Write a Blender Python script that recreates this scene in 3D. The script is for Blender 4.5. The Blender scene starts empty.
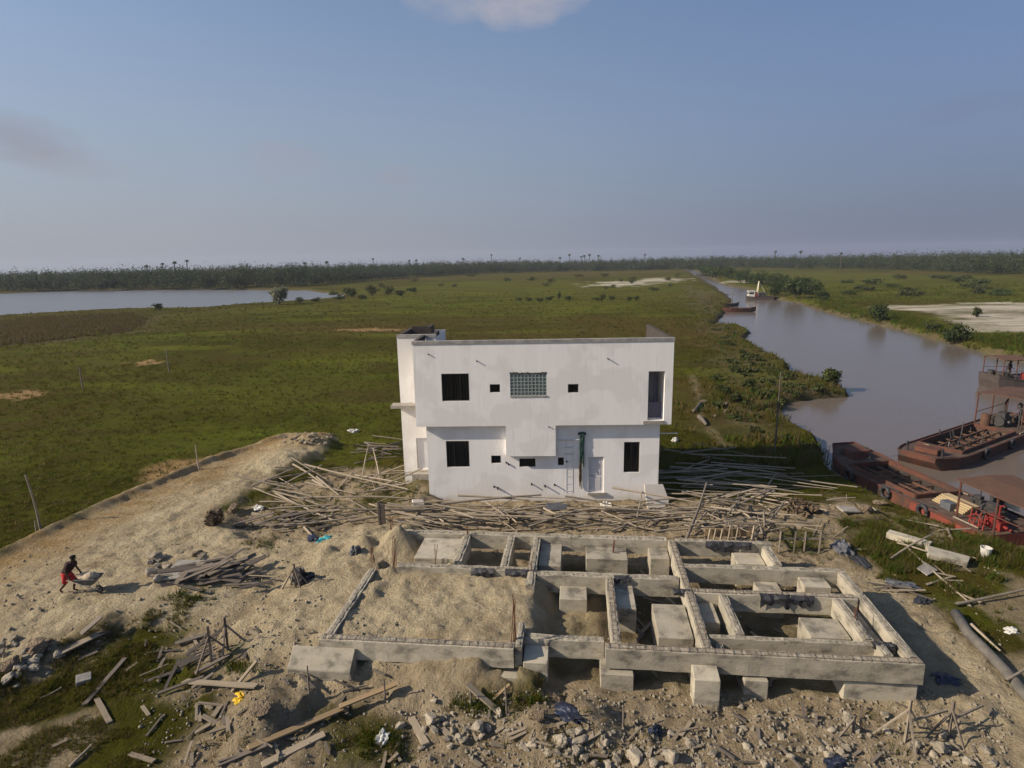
import bpy, bmesh, math, random
import numpy as np
from mathutils import Vector, Matrix, Quaternion, noise as mnoise
R = math.radians
random.seed(7)
rng = np.random.default_rng(11)
scene = bpy.context.scene
col = scene.collection

# ------------------------------------------------------------------ camera and survey
CF, CH, CP, CR = 600.0, 13.0, R(11.7), R(1.1)
def at(px, py, z=0.0):
    """plan position of a surveyed point of known height"""
    x = px-512; y = py-384
    c, s = math.cos(CR), math.sin(CR)
    xr = x*c-y*s; yr = x*s+y*c
    dx = xr; dy = CF*math.cos(CP)-yr*math.sin(CP); dz = -CF*math.sin(CP)-yr*math.cos(CP)
    t = (z-CH)/dz
    return dx*t, dy*t
def ats(pts, z=0.0): return [at(p[0], p[1], z) for p in pts]

cam = bpy.data.cameras.new('camera'); camo = bpy.data.objects.new('camera', cam); col.objects.link(camo)
cam.sensor_width = 36; cam.lens = CF/1024*36; cam.clip_start = .1; cam.clip_end = 20000
fwd = Vector((0, math.cos(CP), -math.sin(CP))); up0 = Vector((0, math.sin(CP), math.cos(CP))); rt0 = Vector((1, 0, 0))
c, s = math.cos(CR), math.sin(CR)
rt = rt0*c+(-up0)*s*1.0; up = up0*c+rt0*s
m = Matrix((rt, up, -fwd)).transposed().to_4x4(); m.translation = (0, 0, CH)
camo.matrix_world = m
scene.camera = camo

# ------------------------------------------------------------------ light
SUN_DIR = Vector((1, .195, -.6)).normalized()           # direction the light travels
sl = bpy.data.lights.new('sun', 'SUN'); sl.energy = SUN_E = 4.3; sl.angle = R(.6); sl.color = (1, .86, .69)
so = bpy.data.objects.new('sun', sl); col.objects.link(so)
so.rotation_euler = SUN_DIR.to_track_quat('-Z', 'Y').to_euler(); so.location = (-40, -10, 40)
elev = math.asin(-SUN_DIR.z)
az = math.atan2(-SUN_DIR.x, -SUN_DIR.y)                # clockwise from +Y
w = bpy.data.worlds.new('World'); scene.world = w; w.use_nodes = True
nt = w.node_tree; nt.nodes.clear()
def N(nt, t, **kw):
    n = nt.nodes.new(t)
    for k, v in kw.items():
        if k.startswith('i_'):
            n.inputs[k[2:].replace('_', ' ')].default_value = v
        else: setattr(n, k, v)
    return n
out = N(nt, 'ShaderNodeOutputWorld'); bg = N(nt, 'ShaderNodeBackground'); bg.inputs[1].default_value = .096
sky = N(nt, 'ShaderNodeTexSky', sky_type='NISHITA', sun_disc=False, sun_elevation=elev, sun_rotation=az, altitude=0,
        air_density=1.0, dust_density=1.0, ozone_density=3.0)
nt.links.new(bg.outputs[0], out.inputs[0])
# clouds: soft patches in given directions, broken by noise
tc = N(nt, 'ShaderNodeTexCoord')
last = sky.outputs[0]
def direction(px, py):
    x = px-512; y = py-384
    xr = x*c-y*s; yr = x*s+y*c
    v = Vector((xr, CF*math.cos(CP)-yr*math.sin(CP), -CF*math.sin(CP)-yr*math.cos(CP)))
    return v.normalized()
nz = N(nt, 'ShaderNodeTexNoise'); nz.inputs['Scale'].default_value = 9; nz.inputs['Detail'].default_value = 6; nz.inputs['Roughness'].default_value = .6
mp = N(nt, 'ShaderNodeMapping'); mp.inputs['Scale'].default_value = (1, 1, 2.2)
nt.links.new(tc.outputs['Generated'], mp.inputs[0]); nt.links.new(mp.outputs[0], nz.inputs['Vector'])
def cloud(px, py, rx, ry, colr, amt):
    global last
    d = direction(px, py)
    rtv = Vector((d.y, -d.x, 0)).normalized(); upv = rtv.cross(d)
    def dot(v):
        n = N(nt, 'ShaderNodeVectorMath', operation='DOT_PRODUCT'); n.inputs[1].default_value = v
        nt.links.new(tc.outputs['Generated'], n.inputs[0]); return n.outputs['Value']
    def mth(op, a, b=None, cl=False):
        n = N(nt, 'ShaderNodeMath', operation=op); n.use_clamp = cl
        for i, q in enumerate((a, b)):
            if q is None: continue
            if isinstance(q, (int, float)): n.inputs[i].default_value = q
            else: nt.links.new(q, n.inputs[i])
        return n.outputs[0]
    a = mth('DIVIDE', dot(rtv), rx/650); b = mth('DIVIDE', dot(upv), ry/650)
    r2 = mth('ADD', mth('MULTIPLY', a, a), mth('MULTIPLY', b, b))
    front = mth('GREATER_THAN', dot(d), 0)
    f = mth('SUBTRACT', mth('MULTIPLY', nz.outputs[0], 2.2), mth('ADD', mth('MULTIPLY', r2, .75), .45))
    f = mth('MULTIPLY', mth('MULTIPLY', f, amt, True), front, True)
    mx = N(nt, 'ShaderNodeMix', data_type='RGBA'); mx.clamp_factor = True
    nt.links.new(f, mx.inputs[0]); nt.links.new(last, mx.inputs[6]); mx.inputs[7].default_value = (*colr, 1)
    last = mx.outputs[2]
VEIL_SUN, VEIL_FAR = (2.45, 2.58, 3.05), (1.32, 1.55, 2.25)
CLOUDS = [(530, 2, 55, 26, (4.3, 3.9, 3.9), .8), (440, 2, 50, 22, (4.0, 3.7, 3.8), .6), (12, 138, 62, 22, (1.9, 1.98, 2.4), .85), (60, 165, 60, 14, (2.9, 2.6, 2.6), .35),
          (402, 178, 34, 14, (3.4, 3.0, 3.0), .65), (290, 160, 50, 22, (3.3, 2.95, 3.0), .4), (985, 105, 90, 14, (2.3, 2.3, 2.6), .25)]
for cdef in CLOUDS: cloud(*cdef)
# the thick humid layer low in the sky, bright on the sun's side
sx = N(nt, 'ShaderNodeSeparateXYZ'); nt.links.new(tc.outputs['Generated'], sx.inputs[0])
def ramp(v, a, b_, c0=0.0, c1=1.0):
    r = N(nt, 'ShaderNodeMapRange', interpolation_type='SMOOTHSTEP'); r.inputs[1].default_value = a; r.inputs[2].default_value = b_; r.inputs[3].default_value = c0; r.inputs[4].default_value = c1
    nt.links.new(v, r.inputs[0]); return r.outputs[0]
veil = N(nt, 'ShaderNodeMix', data_type='RGBA'); nt.links.new(ramp(sx.outputs[0], -.75, .75), veil.inputs[0]); veil.inputs[6].default_value = (*VEIL_SUN, 1); veil.inputs[7].default_value = (*VEIL_FAR, 1)
lay = N(nt, 'ShaderNodeMix', data_type='RGBA'); nt.links.new(ramp(sx.outputs[2], -.05, .50, .95, .12), lay.inputs[0]); nt.links.new(last, lay.inputs[6]); nt.links.new(veil.outputs[2], lay.inputs[7])
last = lay.outputs[2]
# the sky dims away from the sun
dim = N(nt, 'ShaderNodeMix', data_type='RGBA', blend_type='MULTIPLY'); dim.inputs[0].default_value = 1; nt.links.new(last, dim.inputs[6])
dv = N(nt, 'ShaderNodeCombineColor'); dr = ramp(sx.outputs[0], -.1, .75, 1.0, .76); db = ramp(sx.outputs[0], -.1, .75, 1.0, .84)
nt.links.new(dr, dv.inputs[0]); nt.links.new(dr, dv.inputs[1]); nt.links.new(db, dv.inputs[2]); nt.links.new(dv.outputs[0], dim.inputs[7]); last = dim.outputs[2]
nt.links.new(last, bg.inputs[0])
vs = scene.view_settings; vs.view_transform = 'Standard'; vs.look = 'None'; vs.gamma = 1; vs.use_curve_mapping = False; vs.exposure = 0.5
scene.render.engine = 'CYCLES'
scene.cycles.max_bounces = 5; scene.cycles.volume_bounces = 0; scene.cycles.use_denoising = True

# ------------------------------------------------------------------ helpers: tags, meshes, materials
def tag(o, label=None, cat=None, group=None, kind=None):
    if label: o['label'] = label
    if cat: o['category'] = cat
    if group: o['group'] = group
    if kind: o['kind'] = kind
    return o
def empty(name, loc=(0, 0, 0), rz=0.0, label=None, cat=None, group=None):
    o = bpy.data.objects.new(name, None); o.empty_display_size = .3; col.objects.link(o)
    o.location = loc; o.rotation_euler = (0, 0, rz)
    return tag(o, label, cat, group)
def frame_z(d):
    d = Vector(d).normalized(); a = Vector((0, 0, 1)) if abs(d.z) < .95 else Vector((1, 0, 0))
    x = a.cross(d).normalized(); y = d.cross(x); return x, y, d
class MB:
    def __init__(self): self.v = []; self.f = []
    def add(self, vs, fs):
        n = len(self.v); self.v += [tuple(q) for q in vs]; self.f += [tuple(i+n for i in q) for q in fs]; return self
    def box(self, a, b, M=None):
        x0, y0, z0 = a; x1, y1, z1 = b
        p = [Vector(q) for q in ((x0,y0,z0),(x1,y0,z0),(x1,y1,z0),(x0,y1,z0),(x0,y0,z1),(x1,y0,z1),(x1,y1,z1),(x0,y1,z1))]
        if M is not None: p = [M @ q for q in p]
        return self.add(p, [(0,3,2,1),(4,5,6,7),(0,1,5,4),(1,2,6,5),(2,3,7,6),(3,0,4,7)])
    def bar(self, p, q, w=.05, h=None):
        p, q = Vector(p), Vector(q); h = h or w
        d = (q-p).normalized(); side = Vector((0,0,1)).cross(d)
        side = side.normalized() if side.length > .05 else Vector((1,0,0)); u = d.cross(side)
        vs = [e+side*sx*w/2+u*sz*h/2 for e in (p, q) for sx, sz in ((-1,-1),(1,-1),(1,1),(-1,1))]
        return self.add(vs, [(3,2,1,0),(4,5,6,7),(0,1,5,4),(1,2,6,5),(2,3,7,6),(3,0,4,7)])
    def path(self, pts, rad, n=8, cap=True):
        pts = [Vector(p) for p in pts]; rad = rad if isinstance(rad, (list, tuple)) else [rad]*len(pts); vs = []
        x = y = None
        for i, p in enumerate(pts):
            d = (pts[min(i+1, len(pts)-1)]-pts[max(i-1, 0)]).normalized()
            if x is None: x, y, _ = frame_z(d)
            else:
                x = (x-d*x.dot(d)).normalized(); y = d.cross(x)
            vs += [p+(x*math.cos(2*math.pi*k/n)+y*math.sin(2*math.pi*k/n))*rad[i] for k in range(n)]
        fs = [(i*n+k, i*n+(k+1)%n, (i+1)*n+(k+1)%n, (i+1)*n+k) for i in range(len(pts)-1) for k in range(n)]
        if cap: fs += [tuple(range(n-1, -1, -1)), tuple((len(pts)-1)*n+k for k in range(n))]
        return self.add(vs, fs)
    def tube(self, p, q, r0, r1=None, n=8): return self.path([p, q], [r0, r1 or r0], n)
    def prism(self, poly, z0, z1, M=None):
        n = len(poly); p = [Vector((a, b, z0)) for a, b in poly]+[Vector((a, b, z1)) for a, b in poly]
        if M is not None: p = [M @ q for q in p]
        return self.add(p, [tuple(range(n-1,-1,-1)), tuple(range(n, 2*n))]+[(i,(i+1)%n,(i+1)%n+n,i+n) for i in range(n)])
    def blob(self, ctr, rad, seed=0, rough=.3, sub=2, freq=1.3, flat=0):
        bm = bmesh.new(); bmesh.ops.create_icosphere(bm, subdivisions=sub, radius=1)
        off = Vector((seed*3.17, seed*1.71, seed*.93)); vs = []
        for q in bm.verts:
            d = q.co.normalized(); k = 1+rough*mnoise.noise(d*freq+off)*1.6
            if flat: k = min(k, 1+flat*mnoise.noise(off*1.3+d*.5))
            vs.append((ctr[0]+d.x*k*rad[0], ctr[1]+d.y*k*rad[1], ctr[2]+d.z*k*rad[2]))
        fs = [tuple(l.index for l in f.verts) for f in bm.faces]; bm.free()
        return self.add(vs, fs)
    def build(self, name, mat, parent=None, smooth=False, bevel=0):
        me = bpy.data.meshes.new(name); me.from_pydata(self.v, [], self.f); me.update()
        if bevel:
            bm = bmesh.new(); bm.from_mesh(me); bmesh.ops.bevel(bm, geom=bm.edges[:], offset=bevel, segments=1, affect='EDGES', clamp_overlap=True); bm.to_mesh(me); bm.free()
        if smooth: me.polygons.foreach_set('use_smooth', [True]*len(me.polygons))
        me.materials.append(mat)
        o = bpy.data.objects.new(name, me); col.objects.link(o); o.parent = parent
        return o
def copy_tree(o, parent=None):
    kids = [k for k in o.children]
    cpy = o.copy(); col.objects.link(cpy)
    if parent is not None: cpy.parent = parent
    for k in kids: copy_tree(k, cpy)
    return cpy

def mat(name, rgb, rough=.8, rgb2=None, scale=3, detail=5, bump=0, bscale=20, metal=0, spec=.3, contrast=(.35,.65), stretch=(1,1,1), rgb3=None, scale3=.7, con3=(.5,.65), coord='Object', rand=0, bdist=.05, transl=0):
    """principled surface with two or three tones broken up by noise, and a bump"""
    m = bpy.data.materials.new(name); m.use_nodes = True; t = m.node_tree; b = t.nodes['Principled BSDF']
    b.inputs['Roughness'].default_value = rough; b.inputs['Metallic'].default_value = metal; b.inputs['Specular IOR Level'].default_value = spec
    tcn = N(t, 'ShaderNodeTexCoord'); mpn = N(t, 'ShaderNodeMapping'); mpn.inputs['Scale'].default_value = stretch
    t.links.new(tcn.outputs[coord], mpn.inputs[0]); vec = mpn.outputs[0]
    def noise_f(sc, con, det=detail):
        n = N(t, 'ShaderNodeTexNoise'); n.inputs['Scale'].default_value = sc; n.inputs['Detail'].default_value = det; n.inputs['Roughness'].default_value = .62
        t.links.new(vec, n.inputs['Vector'])
        r = N(t, 'ShaderNodeMapRange'); r.inputs[1].default_value = con[0]; r.inputs[2].default_value = con[1]; t.links.new(n.outputs[0], r.inputs[0]); return r.outputs[0]
    cs = None
    if rgb2:
        mx = N(t, 'ShaderNodeMix', data_type='RGBA'); mx.inputs[6].default_value = (*rgb, 1); mx.inputs[7].default_value = (*rgb2, 1)
        t.links.new(noise_f(scale, contrast), mx.inputs[0]); cs = mx.outputs[2]
    if rgb3:
        mx = N(t, 'ShaderNodeMix', data_type='RGBA'); mx.inputs[7].default_value = (*rgb3, 1); t.links.new(cs, mx.inputs[6])
        t.links.new(noise_f(scale3, con3), mx.inputs[0]); cs = mx.outputs[2]
    if rand:
        if cs is None:
            rg = N(t, 'ShaderNodeRGB'); rg.outputs[0].default_value = (*rgb, 1); cs = rg.outputs[0]
        oi = N(t, 'ShaderNodeObjectInfo'); hs = N(t, 'ShaderNodeHueSaturation')
        r = N(t, 'ShaderNodeMapRange'); r.inputs[3].default_value = 1-rand; r.inputs[4].default_value = 1+rand
        t.links.new(oi.outputs['Random'], r.inputs[0]); t.links.new(r.outputs[0], hs.inputs['Value']); t.links.new(cs, hs.inputs['Color']); cs = hs.outputs[0]
    if cs is None: b.inputs['Base Color'].default_value = (*rgb, 1)
    else: t.links.new(cs, b.inputs['Base Color'])
    if transl:
        tr = N(t, 'ShaderNodeBsdfTranslucent'); ms = N(t, 'ShaderNodeMixShader'); ms.inputs[0].default_value = transl; o_ = t.nodes['Material Output']
        if cs is None: tr.inputs[0].default_value = (*rgb, 1)
        else: t.links.new(cs, tr.inputs[0])
        t.links.new(b.outputs[0], ms.inputs[1]); t.links.new(tr.outputs[0], ms.inputs[2]); t.links.new(ms.outputs[0], o_.inputs[0])
    if bump:
        n = N(t, 'ShaderNodeTexNoise'); n.inputs['Scale'].default_value = bscale; n.inputs['Detail'].default_value = 6; t.links.new(vec, n.inputs['Vector'])
        bp = N(t, 'ShaderNodeBump'); bp.inputs['Strength'].default_value = bump; bp.inputs['Distance'].default_value = bdist
        t.links.new(n.outputs[0], bp.inputs['Height']); t.links.new(bp.outputs[0], b.inputs['Normal'])
    return m
M = {}
M['concrete'] = mat('concrete', (.41,.37,.285), .9, (.285,.255,.195), 1.5, bump=.35, bscale=10, rgb3=(.135,.125,.10), scale3=1.5, con3=(.53,.70), rand=.16, stretch=(1,1,1.8), contrast=(.35,.65), bdist=.03)
M['concrete_top'] = mat('rough_concrete_top', (.33,.295,.225), .95, (.17,.15,.115), 4, bump=.5, bscale=14, contrast=(.38,.62))
M['paint'] = mat('white_wall_paint', (.85,.825,.785), .8, (.80,.775,.735), .6, bump=.25, bscale=5, rgb3=(.66,.625,.57), scale3=2.2, con3=(.58,.82), stretch=(2.4,2.4,.22), bdist=.02)
def weather(m):
    # mud splashed up the foot of the wall and patchy second coat
    t = m.node_tree; b = t.nodes['Principled BSDF']; src = b.inputs['Base Color'].links[0].from_socket; tcn = N(t, 'ShaderNodeTexCoord'); sp = N(t, 'ShaderNodeSeparateXYZ'); t.links.new(tcn.outputs['Object'], sp.inputs[0])
    n = N(t, 'ShaderNodeTexNoise'); n.inputs['Scale'].default_value = 1.7; n.inputs['Detail'].default_value = 7; n.inputs['Roughness'].default_value = .7; t.links.new(tcn.outputs['Object'], n.inputs['Vector'])
    a = N(t, 'ShaderNodeMath', operation='MULTIPLY_ADD'); a.inputs[1].default_value = -1.0; a.inputs[2].default_value = .18; t.links.new(sp.outputs[2], a.inputs[0])
    s_ = N(t, 'ShaderNodeMath', operation='ADD'); t.links.new(a.outputs[0], s_.inputs[0]); t.links.new(n.outputs[0], s_.inputs[1])
    r = N(t, 'ShaderNodeMapRange'); r.inputs[1].default_value = .25; r.inputs[2].default_value = .85; r.inputs[4].default_value = .75; t.links.new(s_.outputs[0], r.inputs[0])
    x = N(t, 'ShaderNodeMix', data_type='RGBA'); x.inputs[7].default_value = (.42,.36,.27,1); t.links.new(r.outputs[0], x.inputs[0]); t.links.new(src, x.inputs[6])
    n2 = N(t, 'ShaderNodeTexNoise'); n2.inputs['Scale'].default_value = .55; n2.inputs['Detail'].default_value = 4; t.links.new(tcn.outputs['Object'], n2.inputs['Vector'])
    r2 = N(t, 'ShaderNodeMapRange'); r2.inputs[1].default_value = .50; r2.inputs[2].default_value = .56; r2.inputs[4].default_value = .5; t.links.new(n2.outputs[0], r2.inputs[0])
    x2 = N(t, 'ShaderNodeMix', data_type='RGBA'); x2.inputs[7].default_value = (.69,.655,.615,1); t.links.new(r2.outputs[0], x2.inputs[0]); t.links.new(x.outputs[2], x2.inputs[6]); t.links.new(x2.outputs[2], b.inputs['Base Color'])
weather(M['paint'])
M['capstone'] = mat('parapet_cement', (.36,.34,.31), .9, (.22,.21,.2), 2.5, bump=.4, rgb3=(.12,.11,.10), scale3=1.3, con3=(.58,.72))
M['cement'] = mat('bare_cement', (.36,.33,.28), .95, (.24,.22,.19), 3, bump=.6)
M['glass'] = mat('dark_window_glass', (.012,.012,.014), .12, spec=.5)
M['black_frame'] = mat('black_window_metal', (.014,.013,.013), .45)
M['glass_block'] = mat('green_glass_block', (.09,.15,.145), .3, (.15,.20,.19), 6, spec=.5)
M['dark'] = mat('dark_interior', (.03,.03,.03), .9)
M['door'] = mat('grey_white_door_paint', (.58,.57,.58), .55, (.52,.51,.52), 2)
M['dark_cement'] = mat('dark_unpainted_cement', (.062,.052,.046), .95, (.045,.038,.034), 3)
M['stirrup'] = mat('grey_brown_stirrup', (.20,.15,.11), .85)
M['rebar'] = mat('rusty_rebar', (.16,.065,.03), .85, (.09,.045,.03), 8)
M['wood'] = mat('weathered_pole_wood', (.345,.29,.215), .9, (.215,.18,.135), 2.2, stretch=(5,5,1), bump=.3, rand=.28)
M['wood_dark'] = mat('grey_old_pole_wood', (.19,.16,.125), .9, (.12,.10,.08), 2.2, stretch=(5,5,1), bump=.3, rand=.3)
M['plank'] = mat('weathered_plank', (.30,.245,.17), .9, (.20,.165,.12), 2, stretch=(1,8,8), bump=.3, rand=.3)
M['plank_dark'] = mat('dark_form_board', (.17,.14,.11), .9, (.10,.085,.07), 2, stretch=(1,8,8), bump=.3, rand=.35)
M['orange_plank'] = mat('fresh_orange_plank', (.29,.205,.11), .85, (.21,.15,.085), 2, stretch=(1,8,8), bump=.2)
M['stone'] = mat('broken_concrete_stone', (.34,.295,.22), .95, (.24,.205,.15), 2.5, bump=.6, bscale=6, rand=.25)
M['earth_lump'] = mat('clotted_earth', (.27,.205,.135), 1, (.15,.115,.08), 2.5, bump=1, bscale=6, bdist=.2)
M['tarp_blue'] = mat('blue_black_plastic', (.03,.04,.075), .4, (.015,.016,.022), 5, bump=.5)
M['tarp_grey'] = mat('blue_grey_sheet', (.11,.115,.125), .6, (.07,.075,.085), 3)
M['plastic_black'] = mat('black_plastic', (.018,.018,.02), .5, (.05,.05,.055), 6, bump=.6)
M['turquoise'] = mat('turquoise_cloth', (.06,.36,.38), .8)
M['yellow'] = mat('yellow_plastic', (.65,.42,.03), .6)
M['white_board'] = mat('white_board', (.66,.60,.52), .8, (.58,.53,.45), 2)
M['white_plastic'] = mat('white_bucket_plastic', (.60,.59,.54), .5, (.46,.44,.38), 5)
M['pipe'] = mat('dull_dredge_pipe', (.15,.135,.115), .75, (.085,.08,.07), 2.5, bump=.3)
M['green_duct'] = mat('green_cable_duct', (.025,.075,.065), .6, (.015,.03,.03), 8)
M['brown_bundle'] = mat('brown_wiring', (.09,.06,.025), .8, (.04,.03,.015), 12)
M['rust'] = mat('rusty_hull_steel', (.125,.048,.030), .85, (.075,.036,.026), 1.6, bump=.35, rgb3=(.055,.04,.034), scale3=1.1, con3=(.5,.66))
M['red_hull'] = mat('faded_red_hull', (.24,.052,.036), .75, (.165,.045,.03), 1.8, bump=.3, rgb3=(.075,.036,.026), scale3=1.2, con3=(.55,.7))
M['deck'] = mat('brown_steel_deck', (.105,.066,.047), .9, (.07,.048,.037), 1.5, bump=.5, rgb3=(.145,.11,.08), scale3=1.0, con3=(.52,.7))
M['hold'] = mat('wet_black_hold', (.032,.028,.025), .6, (.055,.046,.038), 2, bump=.3)
M['dark_hull'] = mat('dark_tarred_hull', (.05,.044,.042), .7, (.075,.055,.046), 2, bump=.3)
M['roof_rust'] = mat('rusty_roof_sheet', (.125,.063,.037), .85, (.085,.05,.034), 1.5, stretch=(1,6,1), bump=.3)
M['machine'] = mat('greasy_machine_metal', (.03,.03,.032), .5, (.06,.055,.05), 6)
M['red_paint'] = mat('red_machine_paint', (.24,.022,.018), .6, (.12,.025,.018), 6)
M['cream_paint'] = mat('cream_machine_paint', (.55,.50,.36), .6, (.5,.46,.33), 3)
M['skin'] = mat('dark_brown_skin', (.045,.024,.016), .55)
M['shirt'] = mat('dark_maroon_shirt', (.03,.012,.012), .9)
M['shorts'] = mat('red_shorts', (.42,.025,.03), .9)
M['hair'] = mat('black_hair', (.008,.007,.007), .9)
M['tan_board'] = mat('tan_plywood', (.42,.33,.19), .8, (.36,.28,.16), 2)
M['sandy'] = mat('heaped_sand', (.44,.36,.25), 1, (.36,.29,.2), 5, bump=.6)
M['trunk'] = mat('bark', (.10,.08,.06), .95, (.06,.05,.04), 3)
def leafmat(name, a, b, sc=.25, rand=.0, coord='Object'):
    return mat(name, a, .75, b, sc, spec=.2, coord=coord, rand=rand, detail=3, transl=.3)
M['forest'] = leafmat('forest_leaves', (.032,.046,.016), (.046,.060,.021), .02)
M['mangrove'] = leafmat('mangrove_leaves', (.034,.054,.014), (.062,.082,.022), .3, .15)
M['bushleaf'] = leafmat('bush_leaves', (.042,.056,.016), (.078,.088,.026), .8, .2)
M['palebush'] = leafmat('pale_bush_leaves', (.16,.17,.10), (.22,.225,.14), .6)
M['palm'] = leafmat('palm_fronds', (.03,.05,.02), (.05,.07,.028), .3)
# ------------------------------------------------------------------ terrain
def vnoise(x, y, seed=0):
    xi = np.floor(x).astype(np.int64); yi = np.floor(y).astype(np.int64); fx = x-xi; fy = y-yi
    fx = fx*fx*(3-2*fx); fy = fy*fy*(3-2*fy)
    def h(a, b):
        n = (a*374761393+b*668265263+seed*1442695041) & 0xffffffff
        n = ((n ^ (n >> 13))*1274126177) & 0xffffffff
        return ((n ^ (n >> 16)) & 0xffff)/65535.0
    return (h(xi,yi)*(1-fx)+h(xi+1,yi)*fx)*(1-fy)+(h(xi,yi+1)*(1-fx)+h(xi+1,yi+1)*fx)*fy
def fbm(x, y, seed=0, oct=4, lac=2.1, gain=.5):
    a = 1; t = 0; n = 0
    for k in range(oct):
        t = t+a*vnoise(x, y, seed+k); n += a; a *= gain; x = x*lac+13.7; y = y*lac+5.1
    return t/n-.5
def sdist(x, y, poly):
    """signed distance to a plan polygon, negative inside"""
    P = np.array(poly); Q = np.roll(P, -1, 0)
    d2 = np.full(x.shape, 1e18); ins = np.zeros(x.shape, bool)
    for (ax, ay), (bx, by) in zip(P, Q):
        ex, ey = bx-ax, by-ay; wx, wy = x-ax, y-ay
        t = np.clip((wx*ex+wy*ey)/(ex*ex+ey*ey+1e-12), 0, 1)
        d2 = np.minimum(d2, (wx-ex*t)**2+(wy-ey*t)**2)
        cnd = ((ay > y) != (by > y)) & (x < (bx-ax)*(y-ay)/((by-ay) if by != ay else 1e-12)+ax)
        ins ^= cnd
    d = np.sqrt(d2); return np.where(ins, -d, d)
def ldist(x, y, line):
    d2 = np.full(x.shape, 1e18)
    for (ax, ay), (bx, by) in zip(line[:-1], line[1:]):
        ex, ey = bx-ax, by-ay; wx, wy = x-ax, y-ay
        t = np.clip((wx*ex+wy*ey)/(ex*ex+ey*ey+1e-12), 0, 1)
        d2 = np.minimum(d2, (wx-ex*t)**2+(wy-ey*t)**2)
    return np.sqrt(d2)
def sm(a, b, v):
    t = np.clip((v-a)/(b-a), 0, 1); return t*t*(3-2*t)

WZ = -.8                                              # water level
CREEK = ats([(683,269.5),(690,272),(700,278),(717,288),(729,297),(733,304),(728,311),(717,322),(716,327),(740,327),(752,333),(743,340),(767,354),(788,365),(791,376),(813,381),
             (845,390),(848,397),(816,399),(784,404),(777,424),(802,434),(817,443),(821,455),(826,472)], WZ) + [(20.0,34.2),(20.9,30.0),(21.9,26.6),(23.4,24.8),(26,24.4),(30,23.5),(40,22),(90,10)] + \
        [(190,60)] + ats([(1200,395),(1024,361),(980,352),(944,342),(909,332),(866,322),(820,311),(800,304),(763,297),(745,289),(722,285),(706,276),(697,271)], WZ)
LAKE = ats([(-420,345),(-150,330),(0,317),(60,313.5),(130,309.5),(203,309),(234,306),(297,302),(346,297.5),(342,295),(318,292.5),(305,290.5),(280,290.5),(195,289.5),(100,290.5),(51,291.5),(0,294),(-200,300),(-450,309)], WZ)
FO = Vector((11.76, 15.43, 0)); FA = R(-6.3)
def fw(u, v): return (FO.x+u*math.cos(FA)-v*math.sin(FA), FO.y+u*math.sin(FA)+v*math.cos(FA))
def fl(x, y):
    dx = x-FO.x; dy = y-FO.y
    return dx*math.cos(FA)+dy*math.sin(FA), -dx*math.sin(FA)+dy*math.cos(FA)
BERM = ats([(-120,602),(0,557),(60,527),(110,505),(160,484),(205,465),(250,449),(285,439),(320,437)], .3)
SAND = ats([(-150,650),(0,562),(100,512),(200,468),(285,437),(328,437),(336,446),(300,472),(255,492),(228,508),(225,530),(255,548),(330,543),(380,530),(415,530),(425,560),(560,585),(610,600),(612,636),(540,646),
            (500,690),(300,694),(262,690),(235,655),(205,640),(170,622),(118,632),(60,660),(0,690),(-150,800)])
TRACK = ats([(862,578),(890,580),(930,610),(985,655),(1024,690),(1100,740),(1100,830),(960,830),(925,760),(905,715),(880,705),(925,690),(918,655),(880,610)])
SITE = ats([(-60,700),(60,655),(130,625),(200,560),(225,515),(300,480),(360,470),(400,470),(415,500),(660,500),(770,505),(840,500),(885,500),(850,520),(850,550),(870,575),(940,605),(1000,670),(1040,720),(1200,900),(100,900),(150,790),(195,720),(130,690),(0,720)])
LAWN = ats([(-200,760),(0,672),(40,660),(90,640),(170,625),(185,640),(140,662),(215,690),(205,720),(160,760),(150,830),(-200,900)])
GREENR = ats([(845,515),(880,505),(940,525),(1040,560),(1200,600),(1200,760),(1045,705),(1000,672),(945,612),(885,572),(850,548)])
ORANGE = [ats([(138,478),(150,468),(170,462),(200,460),(205,463),(180,475),(150,484)]), ats([(-20,394),(30,391),(50,395),(25,399),(-20,400)]), ats([(130,362),(150,360),(158,363),(140,366)]), ats([(335,330),(365,328.5),(398,329),(398,330.5),(360,331.5)])]
PALE = [ats([(865,306),(905,304.5),(990,303),(1060,304),(1060,322),(1024,331),(985,331),(962,322),(930,313),(890,311)]), ats([(585,284.5),(610,282),(640,281.5),(648,284),(625,286.5),(590,287)]),
        ats([(645,279),(665,278),(680,279),(672,282),(650,282)]), ats([(740,281),(770,280.5),(772,282),(745,282.5)])]
REED = ats([(-200,330),(0,321),(60,317),(130,313),(150,320),(130,332),(60,340),(0,347),(-200,360)])
LUSH = [ats([(715,272.5),(800,271.5),(1024,277),(1200,285),(1200,306),(1024,302),(900,301),(830,297),(770,287)]), ats([(170,372),(300,352),(398,350),(398,425),(300,436),(200,452),(60,410),(100,385)]), ats([(350,300),(440,290),(560,282),(680,276),(690,284),(700,296),(660,312),(560,318),(440,315),(360,312)]), ats([(-100,347),(60,342),(130,335),(170,345),(165,356),(100,368),(0,372),(-100,380)]), ats([(150,316),(250,309),(350,302),(400,300),(420,296),(460,296),(400,305),(300,313),(170,322)]),
        ats([(640,290),(690,282),(705,290),(715,300),(700,312),(660,300)]), ats([(350,291),(420,283),(520,280),(600,281),(560,290),(450,298),(380,300)])]
BROWNB = ats([(683,285),(712,292),(728,304),(712,320),(740,330),(752,350),(788,372),(845,392),(800,402),(778,415),(775,430),(720,425),(728,400),(735,385),(715,350),(700,320)])
TRAIL = ats([(60,585),(110,598),(180,613),(260,612),(320,603),(360,596)], .4)
FOOTP = ats([(693,375),(697,390),(701,405),(700,420),(712,432),(725,445)])
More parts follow.
